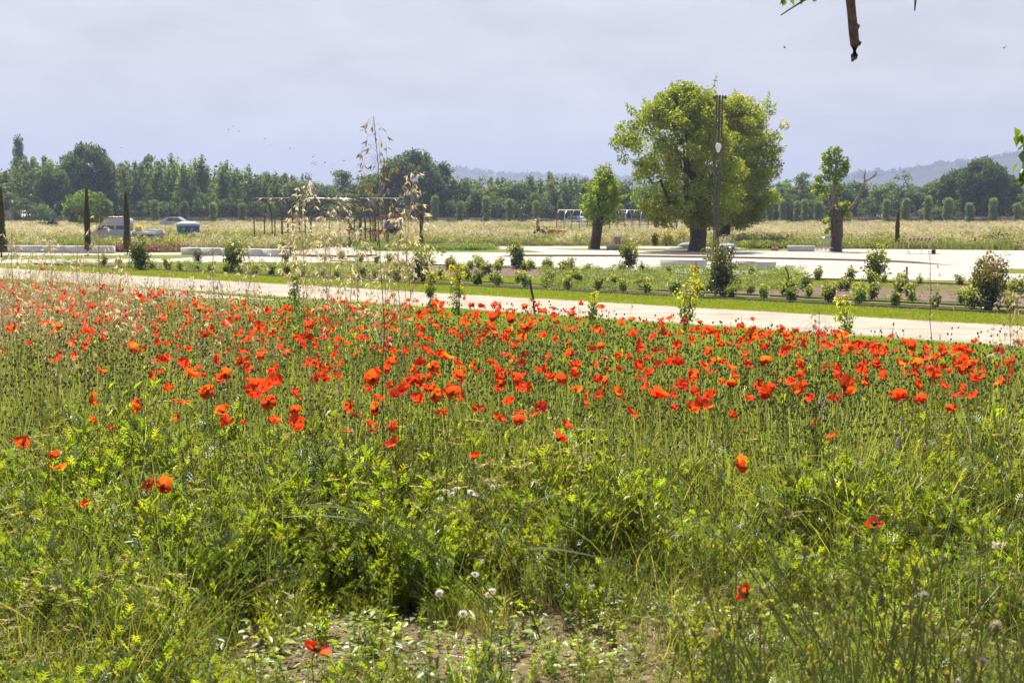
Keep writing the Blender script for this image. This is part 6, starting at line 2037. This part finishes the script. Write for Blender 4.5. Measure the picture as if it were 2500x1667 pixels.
# hawksbeards with yellow bud tips, close by on the right
def hawk(label, px, py, D, seed, nb):
    rng = np.random.default_rng(seed)
    tp = AT(px, py, D)
    b = Vector((tp.x + rng.normal() * .08, D + .05, float(field_z(tp.x, D))))
    H = tp.z - b.z
    t = thing('hawksbeard', label, 'hawksbeard', b, 0, 'yellow-tipped hawksbeards')
    st, bd, tp_, fl = MB(), MB(), MB(), MB()
    e0 = np.array([tp.x - b.x, 0, H * .5]) * [.4, 1, 1]
    st.tube(wander(rng, (0, 0, -.02), e0, 5, .03), .0032, 5, (0.15, 0.19, 0.06))
    nf = 0
    for q in range(nb):
        a = rng.uniform(0, 6.28)
        e = np.array([tp.x - b.x + math.cos(a) * .14 * rng.random() ** .5, math.sin(a) * .14 * rng.random(), H * rng.uniform(.74, 1.06)])
        P_ = wander(rng, e0 * rng.uniform(.6, 1), e, 6, .05)
        st.tube(P_, np.linspace(.0020, .0012, 6), 4, (0.17, 0.21, 0.07), False)
        d = nrm(P_[-1] - P_[-2])
        if rng.random() < .02:
            u = nrm(rng.normal(size=(40, 3)) + [0, 0, .7])
            fl.leaves(np.tile(e, (40, 1)), u, rng.normal(size=(40, 3)), .013, .0022, (0.74, 0.72, 0.68))
            nf += 1
            continue
        T = np.array(Vector(d).to_track_quat('Z', 'Y').to_matrix())
        bd.lathe(e, [(.0010, 0), (.0038, .003), (.0044, .008), (.0026, .016), (.0022, .019)], 7, np.array((0.20, 0.24, 0.07)) * rng.uniform(.8, 1.2), T)
        tp_.lathe(e, [(.0020, .018), (.0026, .021), (.0020, .0235), (.0003, .024)], 6, np.array((0.50, 0.36, 0.025)) * rng.uniform(.7, 1.1), T)
    part('stems', st, M['leaf'], t)
    part('buds', bd, M['leaf'], t)['kind'] = 'stuff'
    part('yellow_tips', tp_, M['leaf'], t)['kind'] = 'stuff'
    if nf:
        part('seed_heads', fl, M['straw'], t)
HK = [(2060, 1380, 3.1, 'hawksbeard reaching up beside the small deep poppy'), (2180, 1330, 3.0, 'tall hawksbeard with green buds at the right'), (2330, 1290, 2.9, 'tallest hawksbeard near the right edge'), (1850, 1440, 3.0, 'hawksbeard right of the shaded poppy'),
      (1960, 1520, 2.7, 'hawksbeard low in the lower right'), (2120, 1540, 2.6, 'yellow-tipped hawksbeard at the bottom right of centre'), (2260, 1500, 2.6, 'dense hawksbeard before the right edge'), (2400, 1460, 2.7, 'hawksbeard with a fluffy seed head near the right edge'),
      (2450, 1560, 2.5, 'hawksbeard in the bottom right corner'), (1820, 1590, 2.6, 'hawksbeard at the bottom edge, leftmost of its group'), (2330, 1600, 2.5, 'lowest hawksbeard at the bottom right'), (2470, 1420, 2.8, 'hawksbeard cut by the right picture edge')]
for i, (px, py, D, lab) in enumerate(HK):
    hawk(lab, px, py, D, 1400 + i, 15)
for i, (px, py, lab) in enumerate([(2255, 1452, 'white fluffy seed head on a bare stalk in the lower right'), (2432, 1524, 'white fluffy seed head close to the right bottom corner'), (2400, 1615, 'ragged pale seed head at the bottom right')]):
    rng = np.random.default_rng(1450 + i)
    tp = AT(px, py, 2.7)
    b = Vector((tp.x, 2.72, float(field_z(tp.x, 2.7))))
    t = thing('seed_head', lab, 'seed head', b, 0, 'fluffy seed heads')
    H = tp.z - b.z
    st = MB(); st.tube(wander(rng, (0, 0, -.02), (0, -.02, H), 6, .02), .002, 4, (0.17, 0.20, 0.07)); part('stem', st, M['leaf'], t)
    u = nrm(rng.normal(size=(90, 3)) * [1, 1, .6] + [0, 0, .3])
    fl = MB(); fl.leaves(np.tile([[0, -.02, H]], (90, 1)), u, rng.normal(size=(90, 3)), .012, .0020, (0.50, 0.47, 0.42)); part('fluff', fl, M['straw'], t)

# ------------------------------------------------------------------ the tree overhead: its boughs hang into the picture and dapple the right foreground
t = thing('overhanging_tree', 'tree overhead whose broken bough and leaf sprigs hang into the top right', 'tree', (4.6, 2.6, float(field_z(4.6, 2.6))))
base = np.array([4.6, 2.6, float(field_z(4.6, 2.6))])
rng = np.random.default_rng(1500)
tr = MB()
flare_trunk(tr, rng, (0, 0, -.1), (-.3, .4, 3.6), .20, .16, 1.4)
bo = [((-.3, .4, 3.4), (-2.3, 3.2, 3.75)), ((-.3, .4, 3.2), (-3.6, 2.6, 4.0)), ((-.3, .4, 3.4), (-1.2, 4.6, 4.2)), ((-.3, .4, 3.5), (.3, 2.6, 4.4)), ((-.3, .4, 3.5), (-2.6, .6, 4.6))]
for a, b in bo:
    limb(tr, wander(rng, a, b, 7, .04), .10, .03, 7)
part('trunk', tr, M['bark'], t, True)
hb = MB()
hp = [AT(2068, -110, 6), AT(2074, -30, 6), AT(2077, 10, 6), AT(2080, 40, 6), AT(2083, 70, 6), AT(2087, 110, 6), AT(2086, 138, 6)]
top_ = Vector(base + np.array(bo[0][1]))
HP = [np.array(top_ - Vector(base)), *[np.array(q - Vector(base)) for q in hp]]
hb.tube(HP, [.035, .026, .022, .0195, .019, .0205, .0195, .0165], 8)
for q, r in ((5, .014), (6, .012)):
    hb.tube([HP[q] + np.array([.004, 0, .012]), HP[q] + np.array([.024, 0, .004])], [r, r * .8], 6)
for dx_, dz_ in ((-.008, -.022), (.006, -.012), (.0, -.016)):
    hb.tube([HP[-1] + np.array([dx_ * .6, 0, .008]), HP[-1] + np.array([dx_, 0, dz_])], [.011, .005], 6)
part('broken_bough', hb, M['twig'], t, True)
tw = MB()
q0 = HP[0]
for pts in ([(2010, -60), (1985, -10), (1960, 3), (1930, 22), (1906, 38)], [(2230, -60), (2235, 5), (2233, 27)], [(2560, 150), (2520, 260), (2503, 340), (2497, 410)]):
    Dd_ = 5.0 if pts[0][0] > 2500 else 6.0
    Q = [np.array(AT(a, b, Dd_) - Vector(base)) for a, b in pts]
    s0 = np.array(bo[3][1]) if Dd_ == 5.0 else q0
    tw.tube([s0] + Q, np.linspace(.008, .0028, len(Q) + 1), 6)
part('twig', tw, M['twig'], t, True)
lv = MB()
def sprig(px, py, D, n, spread, size):
    c = np.array(AT(px, py, D) - Vector(base))
    Pq = c + rng.normal(0, spread, (n, 3))
    lv.leaves(Pq, rng.normal(size=(n, 3)) * .5 + [0, 0, -1], rng.normal(size=(n, 3)) + [0, -.8, .2], size * rng.uniform(.8, 1.2, n), size * .55, jitter_col(rng, (0.10, 0.16, 0.02), n))
for px, py in ((1899, -8), (1910, -6), (1917, -6), (1932, -6), (1955, -4), (1980, -8)):
    sprig(px, py, 6, 2, .008, .036)
for px, py in ((2490, 330), (2499, 345), (2494, 392), (2500, 400), (2506, 415), (2512, 335)):
    sprig(px, py, 5, 5, .014, .045)
for i in range(60):
    c = np.array([rng.uniform(-.3, 3.6), rng.uniform(4.4, 7.8), rng.uniform(4.55, 5.6)]) - base
    n_ = 16
    lv.leaves(c + rng.normal(0, .16, (n_, 3)), rng.normal(size=(n_, 3)) + [0, 0, -.5], rng.normal(size=(n_, 3)) + [0, 0, 1], rng.uniform(.06, .10, n_), .055, jitter_col(rng, (0.10, 0.16, 0.02), n_))
part('leaves', lv, M['treeleaf'], t)

# birds
rng = np.random.default_rng(1600)
BI = [(646, 339), (655, 355), (661, 354.5), (708, 360), (708, 364), (767, 378.5), (764, 383), (762, 399), (768, 398.5), (770, 403), (793, 397.5), (789, 404), (814, 403), (812, 412), (819, 417), (839, 393), (569, 308), (558, 317), (583, 321), (296, 361), (1916, 117), (2451, 118)]
for i, (px, py) in enumerate(BI):
    D = 120 if px < 1500 else 45
    mb = MB()
    L_ = .16
    mb.lathe((0, 0, 0), [(.001, -L_), (.035, -.06), (.045, .02), (.02, .10), (.001, .14)], 6, (0, 0, 0), np.array([[0, 0, 1], [0, 1, 0], [-1, 0, 0]], float))
    fl = rng.uniform(-.25, .5)
    for sg in (-1, 1):
        mb.add([(.05, 0, .02), (-.05, 0, .02), (-.09, sg * .22, .02 + fl * .22), (.0, sg * .30, .02 + fl * .28)], [(0, 1, 2, 3)])
    tag(obj('bird', mb.mesh('bird', M['bird']), None, AT(px, py, D), rng.uniform(0, 6.28), .62 if D > 100 else .35), f'small dark flying bird, {ordinal(i + 1)} counting from the left group in the sky' if px < 1500 else ('dark flying bird left of the hanging bough' if px < 2000 else 'dark flying bird near the right edge of the sky'), 'bird', 'birds in the sky')

# ------------------------------------------------------------------ air
hz = bpy.data.meshes.new('haze')
x, z0, z1 = 4750, -1.2, 175
hz.from_pydata([(-x, -x, z0), (x, -x, z0), (x, x, z0), (-x, x, z0), (-x, -x, z1), (x, -x, z1), (x, x, z1), (-x, x, z1)], [], [(0, 3, 2, 1), (4, 5, 6, 7), (0, 1, 5, 4), (1, 2, 6, 5), (2, 3, 7, 6), (3, 0, 4, 7)])
hm, ht, HL = mat_new('haze')
pv = nd(ht, 'ShaderNodeVolumePrincipled')
pv.inputs['Color'].default_value = (0.375, 0.445, 0.67, 1)
pv.inputs['Density'].default_value = 0.00033
pv.inputs['Anisotropy'].default_value = 0.3
HL(pv.outputs[0], nd(ht, 'ShaderNodeOutputMaterial').inputs['Volume'])
hz.materials.append(hm)
ho = obj('haze', hz)
tag(ho, 'thin pale blue summer haze over the fields', 'haze', kind='stuff')
